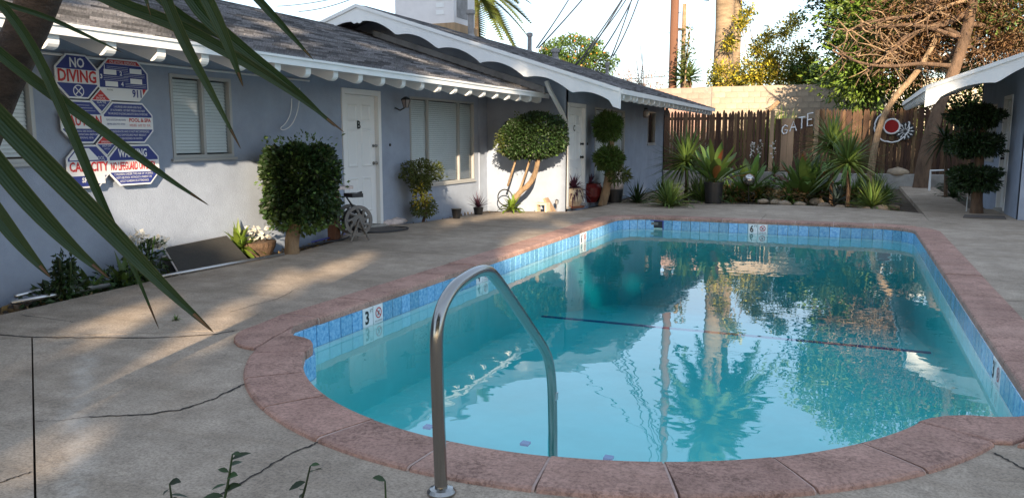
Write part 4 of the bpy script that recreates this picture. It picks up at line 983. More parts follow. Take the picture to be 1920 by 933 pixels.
# broad leaf plants: every leaf an object
bprof = lambda f: math.sin(math.pi*min(1, max(0, (f-.25)/.75)))**.7*(.98)+.08
def broad(base, n, L, wd, label, mats=('leaf_mid',), rise=(.5, 1.35)):
    t = thing('broad_leaf_plant', base, label, 'plant', 'broad leaf plants in the bed')
    for m_, k in zip(mats, (n, max(2, n//5))): rosette('leaf', base, k, L, wd, m_, t, rise, .35, 7, sep=True, prof=bprof, fold=.12)
    return t
pot = thing('plant_pot', gp(1337, 383), 'tall black plastic nursery pot at the edge of the deck', 'pot')
pc = gp(1337, 381); pc.z = 0
MB().lathe(pc, [(.165, .0), (.19, .40), (.205, .40), (.205, .44), (.185, .44), (.175, .38)], 24).build('body', 'black', pot, False)
broad(pc+Vector((0, .03, .38)), 34, .95, .17, 'broad leaf plant with reddish stems growing in the black pot', ('leaf_mid', 'leaf_red'))
broad(gbase(1392, 376)+Vector((0, .9, .1)), 28, 1.0, .17, 'broad leaf plant behind the mirrored ball', ('leaf_mid', 'leaf_olive'))
broad(gbase(1505, 378)+Vector((0, .5, .05)), 40, 1.15, .19, 'largest broad leaf plant among rocks in front of the gate', ('leaf_mid', 'leaf_red'))
broad(gbase(1545, 376)+Vector((0, .9, .05)), 24, 1.0, .17, 'broad leaf plant beside the tallest yucca', ('leaf_mid', 'leaf_olive'))
for x, y in ((1365, 372), (1420, 372), (1480, 378), (1530, 372), (1600, 375)):
    b = gbase(x, y); t = thing('ground_shrub', b, 'low tangled dark leafy plant filling the garden bed', 'plant', 'low plants in the garden bed')
    rosette('leaves', b+Vector((0, .3, .05)), 90, .6, .05, 'leaf_mid', t, (-.1, 1.3), .8); crown(t, [(b+Vector((0, .3, .15)), (.35, .3, .16))], 260, .09, 'leaf_dry', 'dry_leaves')
ag = thing('agave', gbase(1567, 378), 'pale blue agave rosette among rocks at the bed edge', 'agave')
rosette('leaf', gbase(1567, 378)+Vector((0, .05, .03)), 20, .45, .10, 'leaf_blue', ag, (.15, 1.4), .12, 6, sep=True, prof=lambda f: (1-f**2.2)*(.6+.4*f)+.02, fold=.25)
gb = gp(1404, 374); gz = thing('gazing_ball', (gb.x, gb.y, 0), 'mottled mirror gazing ball on a thin stake in the bed', 'garden ball')
bc = ony(1404, 337, gb.y); prof_ = [(.001+.125*math.sin(a), -.125*math.cos(a)) for a in np.linspace(0.05, 3.09, 16)]
MB().lathe(bc, prof_, 24).build('ball', 'ball', gz, True); MB().tube([(gb.x, gb.y, -.1), (bc.x, bc.y, bc.z-.12)], .015, 8).build('stake', 'ink', gz)
MB().lathe((bc.x, bc.y, bc.z-.15), [(.03, 0), (.07, .05)], 12).build('cup', 'ink', gz)
rk = None
def rock(p, s, lab):
    bm = bmesh.new(); bmesh.ops.create_icosphere(bm, subdivisions=2, radius=1)
    for v in bm.verts: v.co = Vector((v.co.x*s*random.uniform(.9, 1.15), v.co.y*s*.8*random.uniform(.9, 1.15), v.co.z*s*.5*random.uniform(.85, 1.1)))
    me = bpy.data.meshes.new('rock'); bm.to_mesh(me); bm.free(); me.shade_smooth(); o = link('rock', me, 'rock'); o.location = p; o.rotation_euler.z = random.uniform(0, 3); tag(o, lab, 'rock', 'rocks edging the garden bed'); return o
for x, y, s in ((1470, 380, .14), (1500, 381, .12), (1530, 377, .2), (1545, 384, .16), (1575, 387, .12), (1622, 390, .13), (1652, 391, .19), (1455, 377, .16), (1315, 381, .1), (1430, 376, .13), (1675, 388, .15)):
    p = gp(x, y); p.z = -.03; p.y += .12; rock(p, s, 'rounded tan rock edging the garden bed')
p = ony(1685, 315, 24.6); p.z = .38; p.y = 25.05; rock(p, .28, 'large flat tan rock resting on the retaining wall')
for k, (x, y, L, n_, m_) in enumerate(((1237, 374, .6, 70, 'leaf_yucca'), (1298, 376, .65, 70, 'leaf_yucca'), (1352, 366, .6, 60, 'leaf_mid'), (1378, 372, .5, 60, 'leaf_mid'), (1438, 366, .55, 50, 'leaf_mid'), (1472, 368, .7, 60, 'leaf_mid'), (1522, 368, .7, 60, 'leaf_yucca'), (1582, 374, .6, 60, 'leaf_yucca'), (1612, 372, .7, 80, 'leaf_yucca'), (1662, 380, .5, 60, 'leaf_mid'))):
    b = gbase(x, y); t = thing('bed_plant', b, 'knee high arching green plant filling the middle of the garden bed', 'plant', 'arching plants filling the garden bed'); rosette('leaves', b+Vector((0, .35, .04)), n_, L, .05, m_, t, (.3, 1.45), .55)
# flowers on stalks
for (x0, y0) in ((1410, 270), (1425, 268), (1450, 272)):
    p = at(x0, y0, 24.6); t = thing('flower_stalk', (p.x, p.y, -.09), 'thin stalk of small white flowers against the dark fence', 'flower', 'white flower stalks')
    MB().tube([(p.x, p.y, -.09), (p.x+.02, p.y, p.z*.6), p], .008, 5).build('stem', 'leaf_mid', t); crown(t, [(p-Vector((0, 0, .15)), (.05, .05, .25))], 26, .07, 'flower_white', 'flowers', asp=.8)

# ------------------------------------------------------------------ pots and bits by the walls
def potplant(x, y, prof, m, leafs, label, n=40, L=.3, wd=.03, saucer=False, rise=(.0, 1.4), droop=.6, X=None):
    p = gp(x, y); p.z = 0
    t = thing('potted_plant', p, label, 'potted plant'); MB().lathe(p, prof, 20).build('pot', m, t)
    if saucer: MB().lathe(p-Vector((0, 0, -.002)), [(.2, 0), (.23, .035), (.21, .035)], 20).build('saucer', 'terracotta', t)
    if leafs: rosette('leaves', p+Vector((0, 0, prof[-1][1]-.02)), n, L, wd, leafs, t, rise, droop)
    return t
potplant(1075, 389, [(.13, .04), (.19, .14), (.2, .28), (.17, .36), (.19, .38)], 'creampot', 'leaf_purple', 'cream round pot of purple trailing plant on a saucer', 90, .4, .04, True, (-.4, 1.3), .8)
potplant(1106, 381, [(.16, .03), (.24, .15), (.25, .33), (.21, .40), (.23, .42)], 'redpot', 'leaf_purple', 'glossy dark red pot with a small purple plant', 20, .3, .04, rise=(.4, 1.4))
potplant(1108, 373, [(.14, .03), (.2, .15), (.2, .5), (.18, .55)], 'redpot', None, 'tall dark red glazed pot standing behind the round red pot')
potplant(856, 409, [(.06, 0), (.085, .15), (.09, .16)], 'black', None, 'small empty black pot at the foot of the wall')
potplant(897, 402, [(.07, 0), (.09, .12), (.09, .13)], 'black', 'leaf_purple', 'small pot with stiff reddish spiky leaves', 40, .34, .02, rise=(.3, 1.4), droop=.2)
potplant(1150, 379, [(.17, 0), (.2, .25), (.2, .27)], 'black', None, 'low wide black tub under the grey cloth cover')
p = gp(1150, 378); p.z = .272
cl = MB(); cl.lathe(p, [(.2, 0), (.19, .2), (.15, .42), (.12, .48), (.02, .5)], 14); o = cl.build('draped_cover', 'cloth', None, True); tag(o, 'pale grey cloth cover draped over the black tub', 'cover')
for v in o.data.vertices: v.co += Vector((random.uniform(-.02, .02), random.uniform(-.02, .02), random.uniform(-.015, .015)))
p = gp(960, 398); p.z = -.05; stemplant('strap_leaf_plant', p, p+Vector((0, 0, .08)), 34, .42, .06, 'leaf_bright', 'bright sunlit strap leaf plant at the foot of the topiary trunk', rise=(.2, 1.4), droop=.8)
hp = MB().tube([gp(945, 392)+Vector((0, .05, .22+.15*math.sin(a)))+Vector((.15*math.cos(a), 0, 0)) for a in np.linspace(0, 6.28, 20)], .012, 6).build('wire_hoop', 'ink', None, True); tag(hp, 'dark wire plant hoop behind the bright strap leaf plant', 'hoop')
bx = thing('concrete_block', gp(1017, 396), 'hollow concrete block standing on the soil by the gable wall', 'concrete block')
p = gp(1017, 396); m_ = MB()
for q in ((-.11, .11, 0, .035), (-.11, .11, .175, .21), (-.11, -.075, .035, .175), (.075, .11, .035, .175)): m_.box(p.x+q[0], p.x+q[1], p.y-.08, p.y+.1, q[2]-.05, q[3]-.05)
m_.build('shell', 'creampot', bx)
pk = gp(1033, 394); o = MB().box(-.02, .02, -.1, .1, 0, .32, Matrix.Translation((pk.x+.06, pk.y, -.05)) @ Matrix.Rotation(R(-32), 4, 'Y')).build('leaning_plank', 'postwood'); tag(o, 'short weathered plank leaning on the concrete block', 'plank')
p = gp(1044, 394); sl = thing('solar_light', (p.x, p.y, 0), 'small metal solar path light by the cream pot', 'path light'); MB().tube([(p.x, p.y, -.05), (p.x, p.y, .12)], .008, 6).build('stake', 'alu', sl); MB().lathe((p.x, p.y, .12), [(.03, 0), (.035, .06), (.04, .065), (.01, .09)], 12).build('head', 'alu', sl)
# lily in pot with white flowers near the square shrub, plants along the strip
b = gp(468, 478); b.z = -.05; b.x -= .15; stemplant('strap_leaf_plant', b, b+Vector((0, 0, .1)), 40, .42, .07, 'leaf_bright', 'bright green strap leaf plant beside the square shrub', rise=(.1, 1.4), droop=.8)
p = gp(510, 474); p.x -= .2; p.z = -.05; t = thing('planter_bowl', p, 'brown bowl planter with white flowers beside the shrub trunk', 'planter'); MB().lathe(p, [(.14, .0), (.2, .12), (.21, .18), (.19, .18)], 18).build('bowl', 'bark', t); crown(t, [(p+Vector((0, 0, .28)), (.14, .14, .12))], 50, .06, 'flower_white', 'flowers', asp=.8, shell=.9)
for (x, y, h, lab, kind) in ((125, 556, .42, 'dark upright succulent stem against the wall', 's'), (275, 520, .42, 'leggy plant topped with white flower clusters', 'w'), (205, 545, .25, 'low strap leaf plant by the pool poles', 'l'), (235, 530, .32, 'green strap leaf plant under the flowering stems', 'l'), (330, 600, .05, 'tiny weed growing from the deck joint', 'g'), (160, 556, .18, 'low creeping succulent in the soil strip', 'c'), (300, 535, .2, 'dark leafy plant beside the black sling panel', 'c')):
    p = gp(x, y); 
    if kind != 'g' and p.x > -6.05: p.x = -6.2
    p.z = -.08 if kind != 'g' else .0; t = thing('strip_plant', p, lab, 'plant')
    if kind == 's':
        for q in range(6): a = q*1.05; trunk(t, [p, p+Vector((.07*math.cos(a), .07*math.sin(a), h*.6)), p+Vector((.08*math.cos(a), .08*math.sin(a), h*random.uniform(.75, 1)))], (.012, .01), 'leaf_dark', 'stem', 6)
        crown(t, [(p+Vector((0, 0, h*.6)), (.1, .1, h*.45))], 420, .05, 'leaf_dark', 'leaves', shell=.9)
    elif kind == 'w':
        for q in range(4): trunk(t, [p, p+Vector((.04*q-.06, .05*q-.08, h+.02*q))], (.01, .008), 'leaf_mid', 'stem', 5)
        crown(t, [(p+Vector((.0, .0, h*.6)), (.16, .18, .2))], 260, .08, 'leaf_dark', 'leaves', shell=.9, asp=.3); crown(t, [(p+Vector((0, -.1, h+.06)), (.1, .09, .05)), (p+Vector((.02, .16, h-.02)), (.1, .09, .05))], 160, .04, 'flower_white', 'flowers', shell=.9, asp=.9)
    elif kind == 'l': rosette('leaves', p, 26, h*1.6, .065, 'leaf_mid', t, (.1, 1.3), .9)
    elif kind == 'g': rosette('leaves', p, 26, .06, .008, 'leaf_mid', t, (.2, 1.3), .5)
    else: crown(t, [(p+Vector((0, 0, h*.5)), (.22, .3, h*.5))], 260, .07, 'leaf_dark', 'leaves', shell=.9)
# soil litter
lit = []
for _ in range(900): lit.append((random.uniform(-6.5, -6.0), random.uniform(2, 9), -.085+random.uniform(0, .02)))
for _ in range(700): lit.append((random.uniform(-3.8, 1.1), random.uniform(16.8, 24.5), -.085+random.uniform(0, .02)))
for _ in range(200): lit.append((random.uniform(-6.5, -5.9), random.uniform(11, 13.6), -.085+random.uniform(0, .02)))
tag(leaves('leaf_litter', np.array(lit), .07, 'leaf_dry', None, up=0), kind='stuff', label='brown leaf litter scattered over the soil strips', cat='leaf litter')

# black sling panel and aluminium poles with the leaf net
pn = thing('sling_panel', (-6.35, 6.4, 0), 'black mesh sling panel leaning against the wall behind the poles', 'panel')
A0, A1 = gp(340, 512), gp(475, 490); A0.z = A1.z = -.05; B0, B1 = onx(308, 466, -6.42), onx(424, 443, -6.45)
B0 = Vector((-6.42, A0.y-.05, .26)); B1 = Vector((-6.42, A1.y-.03, .28)); B0 = onx(308, 466, -6.45); B1 = onx(424, 443, -6.45)
mb = MB(); nn_ = Vector((.01, 0, .01)); mb.v = [A0, A1, B1, B0, A0+nn_, A1+nn_, B1+nn_, B0+nn_]; mb.f = [(0, 1, 2, 3), (7, 6, 5, 4), (0, 4, 5, 1), (1, 5, 6, 2), (2, 6, 7, 3), (3, 7, 4, 0)]; mb.build('sling', 'screen', pn)
MB().tube([A0, B0, B1, A1, A0], .012, 6).build('edge_tube', 'alu', pn)
net = thing('pool_net_pole', gp(20, 578), 'long silver pole with a round net lying along the soil strip', 'pool net')
MB().tube([gp(22, 574)+Vector((0, 0, .03)), gp(205, 540)+Vector((0, 0, .03))], .02, 10).build('pole', 'alu', net, True)
hc = gp(-12, 556)+Vector((0, 0, .12)); hp_ = [hc+Vector((.0, .20*math.cos(a), .17*math.sin(a))) for a in np.linspace(0, 6.283, 26)]
MB().tube(hp_, .014, 8).build('hoop', 'alu', net, True)
mb = MB(); mb.v = [hc]+hp_[:-1]; mb.v[0] = hc+Vector((-.1, 0, -.05)); mb.f = [(0, i, i+1 if i < 25 else 1) for i in range(1, 26)]; mb.build('net_bag', 'alu', net, fix=False)
for a, b, lab, h in (((300, 522), (532, 479), 'silver pole lying on the deck edge below the sling panel', .02), ((305, 500), (470, 470), 'silver pole lying across the black sling panel', .10), ((30, 566), (110, 546), 'thin silver pole lying close to the wall', .05)):
    o = MB().tube([gp(*a)+Vector((0, 0, h)), gp(*b)+Vector((0, 0, h+(.06 if h > .08 else 0)))], .017, 10).build('pool_pole', 'alu', None, True); tag(o, lab, 'pole', 'silver poles along the soil strip')

# hose reel, post with plank top, mats, hoses
hr = thing('hose_reel', gp(662, 446), 'grey plastic hose reel standing by door B with coiled dark hose', 'hose reel')
rc = onx(664, 412, -5.98); ax_ = Vector((.85, -.5, 0)).normalized(); sd_ = Vector((.5, .85, 0))
def ring(mb, c, r0, r1, th, n=28):
    i0 = len(mb.v)
    for k in range(n):
        a = 2*math.pi*k/n; d = sd_*math.cos(a)+Vector((0, 0, math.sin(a)))
        mb.v += [c+d*r0-ax_*th, c+d*r1-ax_*th, c+d*r1+ax_*th, c+d*r0+ax_*th]
    for k in range(n):
        a, b = i0+4*k, i0+4*((k+1) % n)
        for q in range(4): mb.f.append((a+q, a+(q+1) % 4, b+(q+1) % 4, b+q))
for s_ in (-.13, .13):
    c = rc+ax_*s_; mb = MB(); ring(mb, c, .155, .20, .012); ring(mb, c, .03, .09, .012)
    for k in range(9):
        a = 2*math.pi*k/9; d = sd_*math.cos(a)+Vector((0, 0, math.sin(a))); e = sd_*math.cos(a+.35)+Vector((0, 0, math.sin(a+.35)))
        mb.tube([c+d*.08, c+e*.165], .02, 6)
    mb.build('reel_disc', 'grey_plastic', hr); MB().tube([c+ax_*.013, c+ax_*.016], .03, 12).build('hub_cap', 'ink', hr)
mb = MB()
for k in range(7):
    c = rc+ax_*(-.10+.033*k); mb.tube([c+(sd_*math.cos(a)+Vector((0, 0, math.sin(a))))*(.125+.012*(k % 2)) for a in np.linspace(0, 6.28, 22)], .014, 6)
mb.build('hose_coil', 'rubber', hr, True)
for s_ in (-.16, .16):
    for dd in (-.13, .13): MB().tube([rc+ax_*s_+Vector((0, 0, .02)), rc+ax_*s_+sd_*dd+Vector((0, 0, -rc.z+.01))], .014, 6).build('stand_leg', 'grey_plastic', hr)
MB().tube([rc+ax_*.02+Vector((0, 0, .15)), rc+Vector((0, 0, .30))-sd_*.1, rc+Vector((0, 0, .36))+sd_*.12], .016, 6).build('handle', 'black', hr)
hb = MB(); hb.box(-.11, .11, -.08, .08, 0, .05, Matrix.Translation(rc+Vector((0, 0, .30))) @ Matrix.Rotation(R(-25), 4, 'Z')); hb.build('hose_guide', 'black', hr)
ps = thing('post_stand', gp(642, 449), 'brown wooden post with a rough plank on top by door B', 'post')
pb = gp(641, 450); pb.x -= .12; MB().box(pb.x-.06, pb.x+.06, pb.y-.06, pb.y+.06, -.05, .66).build('post', 'pole', ps)
pt = MB(); pt.prism([(-.18, -.1), (.2, -.14), (.24, .1), (-.02, .15), (-.2, .12)], 0, .04, m=lambda u, v, q: Vector((pb.x+u*.6, pb.y+.07+v*1.9, .662+q))); pt.build('plank_top', 'cloth', ps)
def curl(pts, r_, m, lab, cat): o = MB().tube(smooth(pts, 2), r_, 6).build('garden_hose' if cat == 'hose' else 'cord', m, None, True); tag(o, lab, cat)
curl([gp(*p)+Vector((0, 0, .014)) for p in ((545, 470), (580, 462), (610, 455), (640, 452), (655, 445))], .012, 'rubber', 'dark hose trailing from the reel past the shrub trunk', 'hose')
curl([gp(*p)+Vector((0, 0, .03)) for p in ((585, 458), (615, 450), (640, 446), (650, 440))], .01, 'steptile', 'blue hose lying on the deck behind the reel', 'hose')
curl([gp(*p)+Vector((0, 0, .016)) for p in ((672, 437), (720, 438), (762, 432), (768, 428), (740, 427))], .011, 'rubber', 'thin dark hose curling over the door B mat', 'hose')
def slabmat(pix, lab):
    ps_ = [gp(*p) for p in pix]; o = stone('doormat', [(p.x, p.y) for p in ps_], .003, .016, .006, 'mat', None); tag(o, lab, 'doormat', None)
slabmat(((680, 438), (765, 431), (735, 425), (665, 431)), 'dark thin doormat lying in front of door B')
mp_ = gp(1850, 408); o = stone('doormat', [(mp_.x+a, mp_.y+b) for a, b in ((-.38, -.22), (.25, -.25), (.30, .25), (-.3, .28))], .003, .018, .006, 'mat', None); tag(o, 'dark patterned doormat in front of the blue building door', 'doormat')
cp = gp(750, 420); bm = bmesh.new(); bmesh.ops.create_icosphere(bm, subdivisions=3, radius=1)
for v in bm.verts:
    k = 1+.18*math.sin(v.co.x*7+1)*math.sin(v.co.y*6)+random.uniform(-.05, .05); v.co = Vector((v.co.x*.13*k, v.co.y*.30*k, max(-.02, v.co.z*.07*k)))
me = bpy.data.meshes.new('crumpled_cloth'); bm.to_mesh(me); bm.free(); me.shade_smooth(); o = link('crumpled_cloth', me, 'cloth'); o.location = (cp.x-.12, cp.y, .022); tag(o, 'crumpled pinkish cloth lying beside door B', 'cloth')

# right side strip bits
pp = thing('pipe_rail', ony(1770, 322, 24), 'low white pipe rail at the end of the walkway', 'rail')
q0, q1 = ony(1745, 320, 23.0), ony(1800, 318, 23.0); MB().tube([(q0.x, q0.y, -.08), (q0.x, q0.y, q0.z), (q1.x, q1.y, q1.z), (q1.x, q1.y, -.08)], .03, 8).build('pipe', 'white', pp)
for x, y, lab in ((1780, 350, 'dark strap leaf plant behind the three tiered topiary'), (1775, 368, 'low dark plant at the walkway edge')):
    b = gp(x, y); b.x = max(b.x, 2.2); b.z = -.08; stemplant('strap_leaf_plant', b, b+Vector((0, 0, .05)), 60, .7, .05, 'leaf_dark', lab, rise=(.0, 1.3), droop=.8)
yp = ony(1772, 262, 20.5); stemplant('yucca', (yp.x+.1, 20.5, -.08), yp, 50, .7, .05, 'leaf_dark', 'dark drooping spiky plant under the blue building eave', rise=(-.6, 1.2), droop=.7)
p = gp(1812, 396); p.z = 0; t = thing('flower_ornament', p, 'small white flower ornament on a stake beside the topiary', 'ornament'); MB().tube([p, p+Vector((0, 0, .42))], .01, 5).build('stake', 'white', t); crown(t, [(p+Vector((0, 0, .42)), (.09, .09, .07))], 24, .07, 'flower_white', 'petals', asp=.8)

# fence ornaments
rg = thing('hoop_ornament', ony(1672, 237, FY-.04), 'white beaded hoop with a red centre hanging on the fence', 'ornament')
oc = ony(1672, 237, FY-.05); xz = lambda r_, a: oc+Vector((r_*math.cos(a), 0, r_*math.sin(a)))
mb = MB(); mb.tube([xz(.45, a)+Vector((random.uniform(-.012, .012), 0, random.uniform(-.012, .012))) for a in np.linspace(2.2, 6.6, 40)], .022, 6); mb.build('outer_hoop', 'signwhite', rg)
MB().tube([oc, oc-Vector((0, .03, 0))], .19, 28).build('red_disc', 'red', rg); MB().tube([xz(.205, a)-Vector((0, .02, 0)) for a in np.linspace(0, 6.283, 30)], .026, 6).build('disc_rim', 'signwhite', rg)
db = thing('dartboard_ornament', ony(1697, 246, FY-.04), 'black and white snowflake disc hanging beside the red hoop', 'ornament')
dcn = ony(1697, 246, FY-.06); MB().tube([dcn+Vector((0, .03, 0)), dcn], .25, 24).build('disc', 'ink', db)
for k in range(12):
    a = k*math.pi/6; u_ = Vector((math.cos(a), 0, math.sin(a))); MB().tube([dcn+u_*.05-Vector((0, .006, 0)), dcn+u_*.23-Vector((0, .006, 0))], .009, 4).build('spoke', 'signwhite', db)
    MB().tube([dcn+u_*.16-Vector((0, .007, 0)), dcn+u_*.2-Vector((0, .007, 0))], .02, 6).build('bead', 'signwhite', db)

# ------------------------------------------------------------------ trees behind
def branches(parent, base, tips, r0, m='bark', name='branch'):
    for tp in tips:
        b = Vector(base); e = Vector(tp); mid = b.lerp(e, .5)+Vector((random.uniform(-.2, .2), random.uniform(-.2, .2), random.uniform(0, .3)))*((e-b).length*.25)
        trunk(parent, [b, mid, e], (r0, r0*.3), m, name, 7)
# leaning tan tree at the fence
t = thing('leaning_tree', (.55, 24.7, 0), 'leaning pale tan tree trunk crossing the fence near the red hoop', 'tree')
trunk(t, [(.5, 24.8, -.1), (.56, 24.9, .9), (.68, 25.0, 1.7), (.95, 25.1, 2.4), (1.6, 25.3, 3.2), (2.0, 25.6, 4.1), (2.3, 26, 5.2)], (.10, .07), 'barktan')
# big ragged cypress
t = thing('cypress_tree', (2.2, 24.3, 0), 'large ragged tree with bare twisted limbs behind the blue building', 'tree')
trunk(t, [(1.75, 24.2, -.1), (1.85, 24.3, 1.0), (2.1, 24.6, 2.2), (2.6, 25.2, 3.6), (2.9, 25.6, 5.5), (3.0, 25.8, 8.0)], (.2, .11), 'bark', n=14)
for px_, py_ in ((1600, 55), (1560, 95), (1640, 30), (1680, 60), (1700, 15), (1730, 40), (1760, 10), (1850, 40), (1900, 60), (1880, 90), (1915, 95), (1650, 110), (1690, 130), (1830, 100), (1620, 140), (1580, 60)):
    Y = random.uniform(25.0, 27.5); e = ony(px_, py_, Y); hh = random.uniform(2.4, 6.0); b = Vector((2.15+.24*(hh-2.2), 24.7+.3*(hh-2.2), hh)) if hh < 5.4 else Vector((2.9, 25.6, hh))
    m_ = b.lerp(e, .5)+Vector((random.uniform(-.3, .3), 0, random.uniform(-.3, .3))); j1 = b.lerp(m_, .5)+Vector((random.uniform(-.25, .25), 0, random.uniform(-.25, .25))); trunk(t, [b, j1, m_, m_.lerp(e, .5)+Vector((0, 0, random.uniform(-.25, .25))), e], (.075, .02), random.choice(('barktan', 'bark', 'bark')), 'limb', 7)
    for _ in range(22):
        q = m_.lerp(e, random.random()); w_ = q+Vector((random.uniform(-.8, .8), random.uniform(-.5, .5), random.uniform(-.7, .4)))
        trunk(t, [q, q.lerp(w_, .5)+Vector((random.uniform(-.15, .15), 0, random.uniform(-.1, .2))), w_], (.028, .007), random.choice(('barktan', 'bark')), 'twig', 4)
crown(t, [((2.6, 26.2, 6.0), (2.3, 1.2, 1.5)), ((4.4, 26.0, 5.4), (1.8, 1.2, 1.6)), ((1.2, 26.5, 5.2), (1.0, .8, .9)), ((3, 26, 8), (2.2, 1.4, 2))], 9000, .15, 'leaf_mid', shell=.95, lump=.3, asp=.35)
crown(t, [((1.6, 27.2, 3.6), (1.7, .6, 1.0)), ((4.2, 27.2, 4.2), (2.0, .6, 1.4)), ((2.6, 27.4, 5.4), (2.4, .6, 1.2))], 7000, .15, 'leaf_olive', 'inner_foliage', shell=1., lump=.3, asp=.3)
crown(t, [((2.2, 26.0, 4.8), (2.4, .9, 1.2)), ((4.6, 25.8, 4.6), (1.2, .8, 1.0))], 3500, .13, 'leaf_dry', 'golden_foliage', shell=1., lump=.3, asp=.2)
crown(t, [((1.5, 25.9, 3.9), (1.5, .8, .9)), ((3.6, 26.0, 4.0), (1.8, .8, .8)), ((2.4, 25.8, 5.2), (2.2, .9, .9))], 9000, .15, 'leaf_brown', 'dry_foliage', shell=1., lump=.3, asp=.2)
for (x, y, rx_, rz_) in ((1640, 640, 1.6, 1.5), (1720, 730, 1.9, 1.4), (1800, 690, 1.6, 1.6), (1590, 560, 1.2, 1.2)):
    q = ony(x, y, 27); crown(t, [((q.x, 27, -q.z-.37), (rx_, 1.2, rz_))], 2600, .17, 'leaf_bright', 'upper_foliage', shell=.9, lump=.3, asp=.4)
    crown(t, [((q.x, 27.3, -q.z-.37), (rx_, 1.0, rz_))], 2200, .17, 'leaf_mid', 'upper_foliage', shell=.9, lump=.3, asp=.4)
hd = thing('dark_hedge', (3, 29, .3), 'dark leafy hedge behind the fence at the right', 'hedge')
trunk(hd, [(2.6, 29, .2), (2.7, 29, 1.2), (2.6, 29, 2.4)], (.08, .04), 'bark', 'stem')
crown(hd, [((1.6, 29, 2.2), (.9, .5, 1.2)), ((3.2, 29, 2.3), (1.2, .5, 1.4)), ((5.0, 29, 2.4), (1.4, .5, 1.5))], 8000, .13, 'leaf_dark', 'foliage', shell=.9, lump=.25)
# green leafy climber tree (dense green mass at upper right)
t = thing('broadleaf_tree', (.2, 28.3, 1.5), 'dense bright green leafy tree beside the ragged tree', 'tree')
trunk(t, [(.5, 28.4, .2), (.4, 28.3, 2.5), (.1, 28.0, 4.5), (.1, 28, 6.5)], (.16, .08), 'bark')
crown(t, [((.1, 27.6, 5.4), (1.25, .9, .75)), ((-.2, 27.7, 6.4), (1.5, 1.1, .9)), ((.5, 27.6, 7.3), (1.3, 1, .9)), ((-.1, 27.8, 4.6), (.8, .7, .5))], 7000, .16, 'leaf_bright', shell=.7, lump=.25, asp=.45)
crown(t, [((-.2, 28.0, 4.6), (1.1, .7, .9)), ((.0, 28.3, 5.6), (1.6, .8, 1.0))], 4200, .15, 'leaf_dark', 'shade_coloured_leaves', shell=.9, lump=.25)  # inner shade of the crown is put into a darker leaf colour
# yellow flowering bush behind the block wall
t = thing('flowering_bush', (-3.2, 31.5, 1.6), 'large yellow flowered loose bush above the tan block wall', 'bush')
tips = [ony(x, y, 31.5+random.uniform(-.5, .8)) for x, y in ((1350, 130), (1370, 80), (1390, 45), (1400, 25), (1420, 90), (1440, 70), (1470, 60), (1490, 40), (1500, 90), (1520, 110), (1450, 130), (1385, 150), (1340, 150))]
branches(t, (-3.1, 31.5, 1.5), tips, .03, 'barktan')
bl = [(tuple(tp), (.32, .3, .34)) for tp in tips]+[((-3.6, 31.5, 3.6), (1.3, .6, .6)), ((-2.1, 31.5, 3.5), (1.2, .6, .5)), ((-3.0, 31.5, 4.2), (1.0, .6, .7))]
crown(t, bl, 7000, .11, 'leaf_yellow', shell=1., lump=.3); crown(t, bl, 4500, .12, 'leaf_olive', 'green_leaves', shell=1., lump=.3)
t = thing('citrus_bush', (-.6, 31.6, 1.6), 'dark citrus bush with yellow fruit leaning over the block wall', 'bush')
branches(t, (-.9, 31.5, 1.5), [(-1.6, 31.4, 3.7), (-.8, 31.4, 4.0), (-.2, 31.3, 3.6), (.4, 31.3, 3.5)], .04, 'bark')
crown(t, [((-1.4, 31.4, 3.55), (.8, .5, .5)), ((-.4, 31.3, 3.5), (.9, .5, .5)), ((.3, 31.2, 3.3), (.6, .5, .35)), ((-1.9, 31.5, 3.9), (.6, .5, .5))], 6000, .12, 'leaf_mid', shell=.9, lump=.25)
crown(t, [((-1.0, 31.2, 3.6), (1.4, .5, .5))], 60, .1, 'fruit_orange', 'fruit', shell=.5, asp=.9)
# sago palm, thin sapling, bare shrubs
t = thing('sago_palm', (-6.0, 31.2, 1.6), 'dark spiky sago palm between the pole and the palm trunk', 'palm'); trunk(t, [(-6.1, 31.6, 1.4), (-6.1, 31.6, 3.55)], (.22, .2), 'bark'); rosette('fronds', (-6.1, 31.6, 3.6), 70, 1.1, .12, 'leaf_mid', t, (-.1, 1.3), .3)
t = thing('sapling', (-6.1, 31, 1.6), 'thin sapling with sparse yellow green leaves beside the tall pole', 'tree'); trunk(t, [(-6.0, 31, 1.4), (-6.05, 31, 3.8), (-5.9, 31, 5.5)], (.04, .015), 'barktan'); crown(t, [((-6.0, 31, 4.4), (.3, .3, 1.1))], 420, .12, 'leaf_olive', shell=1.)
t = thing('bare_shrub', (-9.5, 40, 1.6), 'leafless reddish shrub beyond the far roof corner', 'shrub')
branches(t, (-9.3, 38, 1.5), [ony(x, y, 38) for x, y in ((1150, 120), (1175, 105), (1190, 90), (1205, 100), (1215, 120), (1160, 140), (1225, 105), (1240, 125), (1180, 130), (1200, 80))], .03, 'blockpink', 'stem'); crown(t, [((-9.6, 38, 3.9), (1.6, .8, .8))], 900, .09, 'leaf_brown', 'buds', shell=1.)
